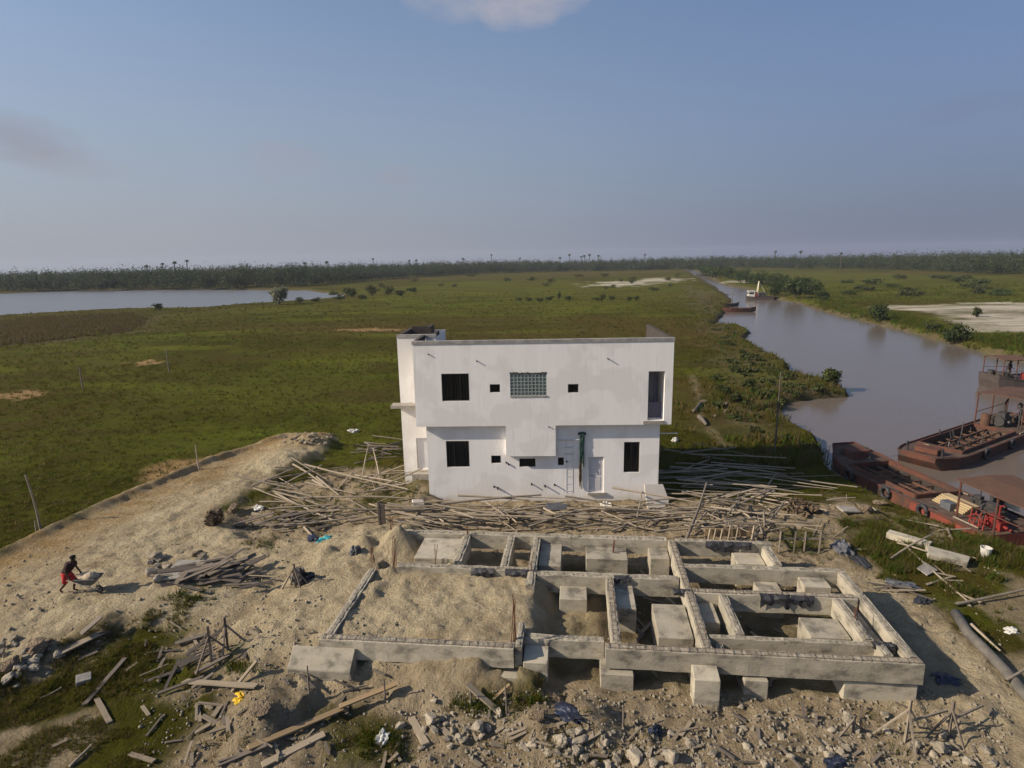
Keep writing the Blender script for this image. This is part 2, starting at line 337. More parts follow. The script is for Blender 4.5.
def near(x, y): return (x > -60) & (x < 60) & (y < 75) & (y > -5)

def height(x, y, detail=True):
    x = np.asarray(x, float); y = np.asarray(y, float)
    dist = np.hypot(x, y)
    h = fbm(x*.05, y*.05, 3, 3)*.35*sm(20, 80, dist)*(1-sm(150, 400, dist))
    nr = near(x, y)
    if nr.any():
        X, Y = x[nr], y[nr]; H = h[nr]
        b = ldist(X, Y, BERM); wob = fbm(X*.7, Y*.7, 21, 3)
        sp = sdist(X, Y, SAND)
        H = H+.38*sm(.9, -.6, sp+wob*1.2)
        H = H+(.34+.45*wob)*np.exp(-(b/(.38+.25*wob))**2)
        # rubble crown at the end of the road
        ex, ey = at(306, 441, .6); H = H+.75*np.exp(-(((X-ex)/1.8)**2+((Y-ey)/1.0)**2))*(1+1.2*wob)
        ex, ey = at(280, 462, .3); H = H+.55*np.exp(-(((X-ex)/1.7)**2+((Y-ey)/2.6)**2))
        u, v = fl(X, Y)
        def rect(u0, u1, v0, v1): return np.hypot(np.maximum(np.maximum(u0-u, u-u1), 0), np.maximum(np.maximum(v0-v, v-v1), 0))
        n1 = fbm(X*1.1, Y*1.1, 31, 4, 2.2, .6)
        # sand filled bay and its slopes
        pl = 1.10*sm(1.7, .25, rect(-17.8, -11.9, .05, 4.3)+n1*.5)
        pl = np.where((v < -.05) & (u > -18.2) & (u < -11.8), .75*sm(1.1, .1, np.abs(v+.15)+n1*.25)*sm(-17.6, -16.2, u)*sm(-11.9, -13.2, u), pl)
        pl = np.where((u < -17.9), np.maximum(pl*sm(-1.2, .4, v)*.8, .86*sm(4.6, .3, rect(-19.5, -17.9, 1.2, 7.0)+n1*.9)), pl)
        pl = np.where((u > -11.8) & (v < .62), np.minimum(pl, .55*sm(-9, -11.5, u)), pl)
        pl = np.where((u > -18) & (u < -8) & (v > 4.3), np.minimum(pl, 1.0*sm(6.2, 4.3, v)), pl)
        H = np.maximum(H, pl)
        for (px, py, z, r, hh) in ((398, 540, 1.4, 1.35, 1.75), (365, 545, 1.1, 1.5, 1.35), (330, 553, .9, 1.6, 1.0), (392, 573, 1.3, .8, 1.5), (450, 572, 1.2, .75, 1.25), (480, 570, 1.2, .6, 1.2), (300, 600, .8, 1.5, .95)):
            cx, cy = at(px, py, z*.8); rr = np.hypot((X-cx)/1.15, Y-cy)+n1*.45
            H = np.maximum(H, hh*np.clip(1-rr/(r*1.45), 0, 1)**1.15)
        # sand heap against the house
        ex, ey = -5.3, 31.9; H = np.maximum(H, 1.0*np.clip(1-np.hypot((X-ex)/1.3, (Y-ey)/2.0)/1.3, 0, 1))
        # pads and spoil heaps in the foreground
        for (px, py, r, hh) in ((540, 720, 1.0, .35), (590, 716, .8, .5), (265, 712, .7, .45), (255, 735, .8, .4), (160, 600, 3.0, .35), (50, 600, 3, .3), (470, 690, 1.2, .3)):
            cx, cy = at(px, py, .2); H = H+hh*np.exp(-((X-cx)**2+(Y-cy)**2)/(r*r))
        h[nr] = H
    cd = sdist(x, y, CREEK); ld = sdist(x, y, LAKE); wd = np.minimum(cd, ld)
    edge = fbm(x*.35, y*.35, 51, 3)*np.clip(dist/60, .35, 6)
    bw = np.clip(dist*.012, .7, 4)
    k = sm(bw, -bw, wd+edge*.9)
    h = h*(1-k)+k*(-1.75)
    if detail and nr.any():
        X, Y = x[nr], y[nr]
        sandy = sm(.5, -.8, sdist(X, Y, SAND)); sit = np.maximum(sm(.6, -.6, sdist(X, Y, SITE)), sm(.6, -.6, sdist(X, Y, TRACK))*.6)
        rough = fbm(X*1.7, Y*1.7, 61, 4, 2.2, .6)
        lump = np.abs(fbm(X*3.1, Y*3.1, 65, 3, 2.2, .6))
        rut = fbm((X*.83+Y*.55)*.35, (-X*.55+Y*.83)*2.6, 71, 3)
        road = sm(4.2, 1.5, ldist(X, Y, BERM)-.4)*sandy; road = np.maximum(road, sm(.9, .4, ldist(X, Y, TRAIL))); a = np.maximum(sandy*.36, sit*.40)*(1-.72*road)
        h[nr] = h[nr]+rough*a*(1-k[nr])+lump*a*.6+rut*.16*sandy*sm(9, 1, ldist(X, Y, BERM))+ .12*rough*(1-np.maximum(sandy, sit))
    return h
def hz(x, y): return float(height(np.array([x]), np.array([y]))[0])
def G(px, py):
    """a surveyed point on the ground"""
    z = 0.0
    for _ in range(6):
        x, y = at(px, py, z); z = .5*z+.5*hz(x, y)
    x, y = at(px, py, z); return Vector((x, y, hz(x, y)))

def build_ground():
    ys = [-800, -500, -250, -90, -40, -22, -12, -6, -2, 1, 3, 5, 7]
    y = 8.0
    while y < 48: ys.append(y); y += .10+.0022*(y-8)
    st = .19
    while y < 1450: ys.append(y); y += st; st = max(.19, (y-48)*.013+.19)
    ys = np.array(ys); n = 620
    u = np.linspace(-1, 1, n); uu = np.sign(u)*(.72*np.abs(u)+.28*np.abs(u)**5)
    yy = np.clip(ys, 20, None)
    half = np.where(yy < 60, 42+yy*.55, yy*1.25)+np.where(ys < 0, -ys*1.2, 0)
    X = uu[None,:]*half[:,None]; Y = np.repeat(ys[:,None], n, 1)
    xf, yf = X.ravel().copy(), Y.ravel().copy()
    zf = height(xf, yf)
    nv = len(xf); nr_ = len(ys)
    me = bpy.data.meshes.new('ground'); me.vertices.add(nv)
    co = np.stack([xf, yf, zf], 1).astype(np.float32); me.vertices.foreach_set('co', co.ravel())
    i, j = np.meshgrid(np.arange(nr_-1), np.arange(n-1), indexing='ij'); a = (i*n+j).ravel()
    q = np.stack([a, a+1, a+n+1, a+n], 1).astype(np.int32); nf = len(q)
    me.loops.add(nf*4); me.loops.foreach_set('vertex_index', q.ravel())
    me.polygons.add(nf); me.polygons.foreach_set('loop_start', np.arange(0, nf*4, 4, dtype=np.int32)); me.polygons.foreach_set('loop_total', np.full(nf, 4, np.int32))
    me.polygons.foreach_set('use_smooth', np.ones(nf, bool)); me.update(calc_edges=True)
    dist = np.hypot(xf, yf); sc = np.clip(dist/25, .5, 30)
    e1 = fbm(xf*.8, yf*.8, 81, 4)*2.2; e2 = fbm(xf*.12, yf*.12, 85, 4); e3 = fbm(xf*.03, yf*.03, 91, 3)
    A = np.zeros((nv, 4), np.float32); B = np.zeros((nv, 4), np.float32)
    nr = near(xf, yf); X, Y = xf[nr], yf[nr]; E = e1[nr]
    A[nr, 0] = sm(.7, -.5, sdist(X, Y, SAND)+E)
    tr = sm(.6, -.5, sdist(X, Y, TRACK)+E*.7); A[nr, 0] = np.maximum(A[nr, 0], tr*.85)
    dirt = sm(.8, -.5, sdist(X, Y, SITE)+E*1.2)
    lawn = np.maximum(sm(.8, -.6, sdist(X, Y, LAWN)+E*1.8), sm(.6, -.5, sdist(X, Y, GREENR)+E*1.6)*.9)
    dirt = np.maximum(dirt*(1-lawn), 0)
    A[nr, 1] = dirt
    # green patches inside the site
    for px, py, r in ((370, 742, 1.2), (480, 707, .8), (520, 700, .6), (430, 470, 3), (390, 500, 1.5), (300, 512, 1.5), (190, 598, 1.0), (240, 665, .6), (640, 588, .8), (180, 627, 1.6), (345, 720, 1.0), (265, 500, 1.4), (800, 540, 1.2)):
        cx, cy = at(px, py); A[nr, 1] *= 1-.8*sm(r*1.3, r*.4, np.hypot(X-cx, Y-cy)+E*.8)
    A[nr, 1] = np.maximum(A[nr, 1], .4*sm(.6, .0, ldist(X, Y, FOOTP)+E*.5))
    uf, vf = fl(X, Y); cell = (sm(-11.5, -10.5, uf)*sm(.3, -.2, uf)*sm(-.2, .4, vf)*sm(7.6, 7.0, vf)*(uf < .1))*(.45+.55*sm(-.1, .15, fbm(X*.8, Y*.8, 19, 3)))
    cd = sdist(xf, yf, CREEK); ld = sdist(xf, yf, LAKE)
    bank = sm(0, -1, (np.minimum(cd, ld)-np.clip(dist*.01, .6, 3)+e1*.3*np.clip(dist/60, .5, 3)))
    mud = np.maximum(bank, sm(3, -3, sdist(xf, yf, BROWNB)+e2*16)*(.35+.75*sm(-.25, .3, e1/2.2+e2)))
    A[:, 2] = mud*(1-A[:, 0]); A[nr, 1] *= 1-cell*.9; A[nr, 0] *= 1-cell; A[nr, 2] = np.maximum(A[nr, 2], cell)
    A[:, 3] = sm(6, -6, sdist(xf, yf, REED)+e2*30)
    for p in ORANGE: B[:, 0] = np.maximum(B[:, 0], sm(.8, -.8, sdist(xf, yf, p)+e1*.8*np.clip(dist/45, .6, 6)))
    for p in PALE: B[:, 1] = np.maximum(B[:, 1], sm(2.5, -2.5, sdist(xf, yf, p)+e2*np.clip(dist/8, 4, 60)))
    for p in LUSH: B[:, 2] = np.maximum(B[:, 2], sm(8, -8, sdist(xf, yf, p)+e2*40))
    right = (xf > 0) & (cd > 0) & (yf > 60) & (xf > .35*yf)
    B[:, 2] = np.maximum(B[:, 2], sm(0, 1, right*1.0)*sm(18, 3, cd+e2*20))
    B[nr, 2] = np.maximum(B[nr, 2], .06*lawn)
    A[nr, 1] = np.maximum(A[nr, 1], lawn*.85*sm(-.04, .18, fbm(X*.55, Y*.55, 71, 4)))
    # wheel ruts in the sand road: pressed, ochre sand
    B[nr, 3] = A[nr, 0]*sm(4.0, .8, ldist(X, Y, BERM)-.6+E*.8)
    B[nr, 3] *= 1-sm(.9, .3, ldist(X, Y, TRAIL))
    for nm, D in (('cover', A), ('cover_more', B)):
        at_ = me.attributes.new(nm, 'FLOAT_COLOR', 'POINT'); at_.data.foreach_set('color', np.clip(D, 0, 1).ravel())
    o = bpy.data.objects.new('ground', me); col.objects.link(o); o['kind'] = 'structure'
    me.materials.append(ground_mat()); return o
def ground_mat():
    m = bpy.data.materials.new('site_ground'); m.use_nodes = True; t = m.node_tree; b = t.nodes['Principled BSDF']
    b.inputs['Roughness'].default_value = .95; b.inputs['Specular IOR Level'].default_value = .03
    tcn = N(t, 'ShaderNodeTexCoord'); P = tcn.outputs['Object']
    def ns(sc, det=5, ro=.6, stretch=None):
        n = N(t, 'ShaderNodeTexNoise'); n.inputs['Scale'].default_value = sc; n.inputs['Detail'].default_value = det; n.inputs['Roughness'].default_value = ro
        if stretch:
            q = N(t, 'ShaderNodeMapping'); q.inputs['Scale'].default_value = stretch; t.links.new(P, q.inputs[0]); t.links.new(q.outputs[0], n.inputs['Vector'])
        else: t.links.new(P, n.inputs['Vector'])
        return n.outputs[0]
    def mr(v, a, b_, c0=0, d=1):
        r = N(t, 'ShaderNodeMapRange'); r.inputs[1].default_value = a; r.inputs[2].default_value = b_; r.inputs[3].default_value = c0; r.inputs[4].default_value = d; t.links.new(v, r.inputs[0]); return r.outputs[0]
    def mix(f, a, b_):
        x = N(t, 'ShaderNodeMix', data_type='RGBA')
        for i, q in ((0, f), (6, a), (7, b_)):
            if isinstance(q, tuple): x.inputs[i].default_value = (*q, 1)
            elif isinstance(q, (int, float)): x.inputs[i].default_value = q
            else: t.links.new(q, x.inputs[i])
        return x.outputs[2]
    def mul(a, b_):
        n = N(t, 'ShaderNodeMath', operation='MULTIPLY')
        for i, q in enumerate((a, b_)):
            if isinstance(q, (int, float)): n.inputs[i].default_value = q
            else: t.links.new(q, n.inputs[i])
        return n.outputs[0]
    def attr(nm):
        a = N(t, 'ShaderNodeAttribute', attribute_name=nm); sp = N(t, 'ShaderNodeSeparateColor'); t.links.new(a.outputs['Color'], sp.inputs[0]); return sp.outputs[0], sp.outputs[1], sp.outputs[2], a.outputs['Alpha']
    sand, dirt, mud, reed = attr('cover'); orange, pale, lush, rut = attr('cover_more')
    fine = ns(2.2, 8, .7); mid = ns(.28, 6, .65); big = ns(.035, 5, .6, (.7, 1.3, 1)); huge = ns(.009, 4, .55, (.5, 1.6, 1)); grit = ns(14, 4, .7)
    # grass: olive, green and dry tones in drifts
    g = mix(mr(big, .42, .58), GC[0], GC[1]); g = mix(mul(mr(mid, .46, .64), .85), g, GC[2]); g = mix(mul(mr(huge, .48, .60), .75), g, GC[3])
    g = mix(mul(lush, mr(ns(.06, 5, .65, (.6, 1.5, 1)), .38, .60, .12, .72)), g, GC[4]); g = mix(mul(mr(fine, .5, .75), .7), g, GC[5])
    g = mix(mul(mr(ns(.11, 7, .7, (.6, 1.5, 1)), .60, .72), .55), g, (.10, .072, .038))
    g = mix(mul(mr(ns(.05, 6, .62, (.55, 1.7, 1)), .53, .63), .65), g, (.108, .124, .011)); g = mix(mul(mr(ns(.075, 7, .7, (.5, 1.6, 1)), .58, .67), .75), g, (.062, .044, .018))
    g = mix(mul(reed, .8), g, (.105, .078, .042))
    d = mix(mr(mid, .35, .65), (.33, .265, .17), (.25, .195, .12)); d = mix(mr(fine, .45, .7), d, (.36, .295, .205)); d = mix(mul(mr(ns(.9, 6, .7), .56, .66), .5), d, (.11, .09, .045)); d = mix(mul(mr(ns(1.9, 7, .75), .50, .62), .55), d, (.17, .13, .075)); d = mix(mul(mr(grit, .6, .72), .6), d, (.43, .37, .27))
    mu = mix(mr(mid, .4, .6), (.085, .065, .042), (.14, .105, .065)); mu = mix(mr(fine, .48, .62), mu, (.07, .08, .025))
    s_ = mix(mr(mid, .35, .65), (.455, .385, .25), (.37, .30, .19)); s_ = mix(mr(fine, .5, .75), s_, (.52, .445, .305)); s_ = mix(mul(mr(grit, .54, .68), .55), s_, (.22, .175, .115)); s_ = mix(mul(mr(ns(.7, 7, .72), .54, .66), .55), s_, (.24, .185, .115))
    s_ = mix(mul(rut, mr(ns(1.0, 6, .65, (.45, 1.2, 1)), .30, .60, .25, 1)), s_, (.285, .195, .09)); s_ = mix(mul(mr(ns(.42, 7, .68), .52, .64), .6), s_, (.23, .175, .105))
    c_ = mix(mud, g, mu); c_ = mix(dirt, c_, d); c_ = mix(sand, c_, s_); c_ = mix(mul(orange, .85), c_, (.34, .22, .105)); c_ = mix(mul(pale, mr(ns(.075, 8, .72, (.6, 1.2, 1)), .40, .54, .2, .95)), c_, (.47, .42, .33))
    t.links.new(c_, b.inputs['Base Color'])
    hsum = N(t, 'ShaderNodeMath', operation='ADD'); t.links.new(mul(ns(5.5, 8, .75), 1.0), hsum.inputs[0]); t.links.new(mul(ns(1.5, 6, .7), 1.6), hsum.inputs[1])
    bp = N(t, 'ShaderNodeBump'); bp.inputs['Strength'].default_value = .9; bp.inputs['Distance'].default_value = .22; t.links.new(hsum.outputs[0], bp.inputs['Height']); t.links.new(bp.outputs[0], b.inputs['Normal'])
    return m
GC = [(.044, .044, .0045), (.072, .056, .011), (.070, .080, .007), (.092, .063, .020), (.100, .114, .015), (.025, .029, .004)]
build_ground()

def water_mat(name, colr, rough, bump, sc):
    m = bpy.data.materials.new(name); m.use_nodes = True; t = m.node_tree; b = t.nodes['Principled BSDF']
    b.inputs['Base Color'].default_value = (*colr, 1); b.inputs['Roughness'].default_value = rough; b.inputs['IOR'].default_value = 1.33
    tcn = N(t, 'ShaderNodeTexCoord'); n = N(t, 'ShaderNodeTexNoise'); n.inputs['Scale'].default_value = sc; n.inputs['Detail'].default_value = 4; t.links.new(tcn.outputs['Object'], n.inputs['Vector'])
    bp = N(t, 'ShaderNodeBump'); bp.inputs['Strength'].default_value = bump; bp.inputs['Distance'].default_value = .04; t.links.new(n.outputs[0], bp.inputs['Height']); t.links.new(bp.outputs[0], b.inputs['Normal'])
    return m
M['creek'] = water_mat('silty_creek_water', (.135, .110, .090), .18, .3, 1.3)
M['lake'] = water_mat('lake_water', (.15, .155, .16), .34, .15, .8)
def water(name, poly, mt):
    P = np.array(poly); lo, hi = P.min(0)-60, P.max(0)+60
    me = MB(); xs = np.linspace(lo[0], hi[0], 60); ys = np.linspace(lo[1], hi[1], 60)
    return P, lo, hi
def water_sheet(name, pts, mt):
    b = MB(); b.add([(x, y, WZ) for x, y in pts], [tuple(range(len(pts)))]); o = b.build(name, mt); o['kind'] = 'structure'; return o
water_sheet('creek_water', ats([(676,268),(700,268.5),(760,283),(830,300),(900,322)], WZ)+[(260, 150), (260, 5), (23, 5), (16, 24), (15, 40)]+ats([(740,420),(720,380),(700,330),(690,290)], WZ), M['creek'])
water_sheet('lake_water', ats([(-480,365),(-150,345),(0,328),(130,319),(300,310),(375,300),(360,287),(200,284),(0,286),(-480,300)], WZ), M['lake'])
# ------------------------------------------------------------------ the house
def wall_face(b, u0, u1, z0, z1, y, holes, depth=.16, reveal=True):
    """a wall sheet in the plane y with openings and their reveals; front faces -y"""
    us = sorted({u0, u1, *[h[0] for h in holes], *[h[1] for h in holes]}); zs = sorted({z0, z1, *[h[2] for h in holes], *[h[3] for h in holes]})
    for a, c_ in zip(us[:-1], us[1:]):
        for d, e in zip(zs[:-1], zs[1:]):
            mu, mz = (a+c_)/2, (d+e)/2
            if any(h[0] < mu < h[1] and h[2] < mz < h[3] for h in holes): continue
            b.add([(a,y,d),(c_,y,d),(c_,y,e),(a,y,e)], [(0,1,2,3)])
    for h in holes:
        a, c_, d, e = h[:4]; dp = h[4] if len(h) > 4 else depth
        b.add([(a,y,d),(c_,y,d),(c_,y,e),(a,y,e),(a,y+dp,d),(c_,y+dp,d),(c_,y+dp,e),(a,y+dp,e)], [(0,4,5,1),(1,5,6,2),(2,6,7,3),(3,7,4,0)])
def shell(b, u0, u1, y0, y1, z0, z1, holes, top=True, bottom=True):
    wall_face(b, u0, u1, z0, z1, y0, holes)
    b.add([(u1,y0,z0),(u1,y1,z0),(u1,y1,z1),(u1,y0,z1)], [(0,1,2,3)]); b.add([(u0,y1,z0),(u0,y0,z0),(u0,y0,z1),(u0,y1,z1)], [(0,1,2,3)])
    b.add([(u1,y1,z0),(u0,y1,z0),(u0,y1,z1),(u1,y1,z1)], [(0,1,2,3)])
    if top: b.add([(u0,y0,z1),(u1,y0,z1),(u1,y1,z1),(u0,y1,z1)], [(0,1,2,3)])
    if bottom: b.add([(u0,y1,z0),(u1,y1,z0),(u1,y0,z0),(u0,y0,z0)], [(0,1,2,3)])
H = empty('house', (-4.65, 31.08, 0), R(-2.0), 'unfinished two-storey white house with flat roof and jutting upper floor above the timber piles', 'house')
D = .32                                                  # how far the upper floor juts out
lowholes = [(1.03, 2.27, 2.02, 3.5), (3.45, 3.97, 2.22, 2.66), (4.97, 5.84, 2.0, 2.48), (7.05, 7.37, 2.08, 2.52), (8.68, 9.53, .52, 2.55, .14), (10.58, 11.42, 1.65, 3.36)]
b = MB(); shell(b, 0, 12.45, 0, 6.2, -.6, 4.42, lowholes, top=False); b.build('lower_wall', M['paint'], H)
UU0, UU1, UZ0, UZ1 = -.46, 12.97, 4.40, 8.80
uph = [(.98, 2.42, 5.78, 7.25), (3.50, 4.03, 6.22, 6.66), (4.57, 6.47, 6.02, 7.24, .12), (7.57, 8.12, 6.16, 6.62), (11.72, 12.56, 4.62, 7.24, 1.9)]
b = MB(); shell(b, UU0, UU1, -D, 6.2, UZ0, 7.9, [h for h in uph], top=False)
wall_face(b, UU0, UU1, 7.9, UZ1, -D, []); b.build('upper_storey', M['paint'], H)
b = MB()
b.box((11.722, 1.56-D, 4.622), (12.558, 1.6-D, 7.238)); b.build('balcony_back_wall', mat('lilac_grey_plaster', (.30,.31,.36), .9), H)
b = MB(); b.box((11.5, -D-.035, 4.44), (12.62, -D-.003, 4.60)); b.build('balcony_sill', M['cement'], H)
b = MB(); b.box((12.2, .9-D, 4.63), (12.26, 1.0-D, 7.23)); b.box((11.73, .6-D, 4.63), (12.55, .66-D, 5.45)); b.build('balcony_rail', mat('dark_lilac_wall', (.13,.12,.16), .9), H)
# jutting box over the door side
b = MB(); b.box((4.28, -D-.004, 2.72), (6.92, -.003, 4.398)); b.build('bay_box', M['paint'], H)
# roof, parapets, caps
b = MB(); b.box((UU0+.02, -D+.02, 7.6), (UU1-.02, 6.15, 7.9)); b.build('roof', M['cement'], H)
b = MB(); b.box((UU0-.02, -D-.03, UZ1), (UU1+.03, -D+.22, UZ1+.17)); b.build('parapet_cap', M['capstone'], H)
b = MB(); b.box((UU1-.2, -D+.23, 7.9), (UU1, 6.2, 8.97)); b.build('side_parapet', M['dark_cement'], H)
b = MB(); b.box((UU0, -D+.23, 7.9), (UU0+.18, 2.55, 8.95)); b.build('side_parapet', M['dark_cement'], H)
# set-back stair block at the left end
TX0 = -1.90; TY = 2.6
b = MB(); shell(b, TX0, .3, TY, 6.6, -.4, 8.79, [(-1.12, -.30, 1.0, 2.9, .12)], top=False); b.box((TX0+.01, TY+.02, 7.9), (.29, 6.58, 8.0)); b.build('stair_block', M['paint'], H)
b = MB(); b.box((-1.09, TY+.1, 1.0), (-.33, TY+.14, 2.88)); b.build('door', M['door'], H)
b = MB(); b.box((TX0-.02, TY-.03, 8.80), (.34, TY+.2, 8.97)); b.build('parapet_cap', M['capstone'], H)
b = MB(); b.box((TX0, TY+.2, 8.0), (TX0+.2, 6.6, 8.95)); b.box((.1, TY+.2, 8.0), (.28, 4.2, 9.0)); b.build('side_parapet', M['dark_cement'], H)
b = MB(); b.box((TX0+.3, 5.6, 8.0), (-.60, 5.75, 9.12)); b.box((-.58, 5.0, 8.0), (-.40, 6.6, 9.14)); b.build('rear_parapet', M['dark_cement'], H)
b = MB(); b.box((TX0-.42, TY-.72, 4.86), (-.48, TY-.004, 5.03)); b.build('canopy_slab', M['cement'], H)
b = MB(); b.box((-1.3, TY-.75, -.3), (-.02, TY-.004, .95)); b.build('entrance_step', M['cement'], H)
# windows
def window(h, y, name='window', mull=2, slide=True):
    a, c_, d, e = h[:4]; yy = y+.09
    f = MB(); t_ = .045
    f.box((a+.004, yy-.03, d+.004), (c_-.004, yy+.03, d+t_)); f.box((a+.004, yy-.03, e-t_), (c_-.004, yy+.03, e-.004))
    f.box((a+.004, yy-.03, d+t_), (a+t_, yy+.03, e-t_)); f.box((c_-t_, yy-.03, d+t_), (c_-.004, yy+.03, e-t_))
    for k in range(1, mull): x = a+(c_-a)*k/mull; f.box((x-.03, yy-.03, d+t_), (x+.03, yy+.03, e-t_))
    if c_-a > .7:
        n = int((c_-a)/.14)
        for k in range(1, n): x = a+(c_-a)*k/n; f.box((x-.008, yy-.045, d+t_), (x+.008, yy-.033, e-t_))
    fo = f.build(name, M['black_frame'], H)
    g = MB(); g.box((a+.02, yy+.035, d+.02), (c_-.02, yy+.055, e-.02)); g.build('pane', M['glass'], fo)
for h, n in ((lowholes[0], 3), (lowholes[1], 1), (lowholes[2], 2), (lowholes[3], 1), (lowholes[5], 2)): window(h, 0, mull=n)
for h, n in ((uph[0], 3), (uph[1], 1), (uph[3], 1)): window(h, -D, mull=n)
# glass block window
a, c_, d, e = uph[2][:4]; f = MB(); g = MB(); nx, nz = 10, 6
for i in range(nx+1): x = a+.01+(c_-a-.02)*i/nx; f.box((x-.022, -D+.01, d), (x+.022, -D+.09, e-.06))
for k in range(nz+1): z = d+.02+(e-d-.1)*k/nz; f.box((a, -D+.012, z-.02), (c_, -D+.088, z+.02))
fo = f.build('glass_block_window', mat('grey_joint', (.30,.32,.30), .8), H)
for i in range(nx):
    for k in range(nz):
        x = a+.01+(c_-a-.02)*i/nx; z = d+.02+(e-d-.1)*k/nz; w_, h_ = (c_-a-.02)/nx, (e-d-.1)/nz
        g.box((x+.026, -D+.03, z+.024), (x+w_-.026, -D+.07, z+h_-.024))
g.build('glass_blocks', M['glass_block'], fo)
b = MB(); b.box((a-.03, -D-.03, d-.06), (c_+.03, -D-.003, d+.0)); b.build('sill', M['cement'], fo)
b = MB(); rr = random.Random(5); x = a-.02
while x < c_: w_ = rr.uniform(.08,.2); b.box((x, -D-.008, e-.03-rr.uniform(0,.05)), (x+w_, -D-.002, e+rr.uniform(.0,.05))); x += w_
b.build('lintel', mat('broken_plaster_edge', (.07,.07,.06), .95), fo)
# door on the front
h = lowholes[4]; b = MB(); b.box((h[0]+.06, .1, h[2]+.02), (h[1]-.06, .14, h[3]-.05)); dr = b.build('door', M['door'], H)
for z0, z1 in ((.66, 1.40), (1.52, 2.36)): 
    b = MB(); b.box((h[0]+.18, .088, z0), (h[1]-.18, .098, z1)); b.build('panel', M['door'], dr, bevel=.006)
b = MB(); b.tube((h[0]+.14, .09, 1.45), (h[0]+.14, .04, 1.45), .02); b.tube((h[0]+.14, .045, 1.45), (h[0]+.26, .045, 1.45), .014); b.build('handle', M['black_frame'], dr)
b = MB(); b.box((h[0], .06, h[2]), (h[0]+.055, .138, h[3])); b.box((h[1]-.055, .06, h[2]), (h[1], .138, h[3])); b.box((h[0]+.056, .06, h[3]-.045), (h[1]-.056, .138, h[3])); b.build('door_frame', M['paint'], H)
b = MB(); b.box((h[0]-.02, -.10, .40), (h[1]+.12, -.003, .515)); b.build('doorstep', M['cement'], H)
# hanging cable duct, rungs and pipe stubs
b = MB(); rr = random.Random(9)
for k in range(9):
    x = 8.32+rr.uniform(-.13,.13); b.path([(x, -.06+rr.uniform(-.03,.02), z) for z in np.linspace(3.95, rr.uniform(2.0, 2.6), 8)], [.035+.02*rr.random() for _ in range(8)], 6)
b.box((8.12, -.1, 3.8), (8.55, -.004, 3.92)); du = b.build('cable_duct', M['green_duct'], H)
b = MB()
for k in range(7):
    x = 8.28+rr.uniform(-.07,.07); b.path([(x+rr.uniform(-.02,.02), -.06, z) for z in np.linspace(2.5, rr.uniform(.7, 1.2), 6)], .025, 5)
b.build('wire_bundle', M['brown_bundle'], H)
b = MB()
for z in (3.55, 3.1, 2.75): b.tube((7.35, -.05, z), (7.85, -.05, z), .018)
for z in np.arange(.6, 3.5, .42): b.box((7.5, -.015, z), (7.86, -.004, z+.015))
for x in (7.5, 7.84): b.box((x, -.014, .5), (x+.014, -.004, 3.5))
b.tube((7.0, -.06, 3.52), (8.2, -.06, 3.52), .025); b.build('wall_ladder', mat('grey_white_iron', (.60,.59,.57), .7), H)
def stub(u, z, ln, r=.04, y=0, down=.25): 
    ln *= .62; b = MB(); b.tube((u, y+.02, z), (u+.03, y-ln, z-ln*down), r); b.build('pipe_stub', M['black_frame'], H)
for u, z, ln in ((3.55, .92, .22), (3.75, .85, .3), (5.6, 1.05, .22), (6.32, .95, .3), (6.85, 1.0, .22), (4.25, 2.28, .16), (4.36, 2.18, .14), (7.5, 2.32, .14)): stub(u, z, ln)
for u, z, ln in ((.35, 8.3, .12), (2.85, 7.92, .16), (9.6, 7.95, .2)): stub(u, z, ln, .03, -D)
stub(6.55, 4.35, .1, .03, -D)
b = MB(); b.tube((12.44, .15, 3.78), (13.4, .0, 3.82), .035); b.build('overflow_pipe', M['white_plastic'], H)

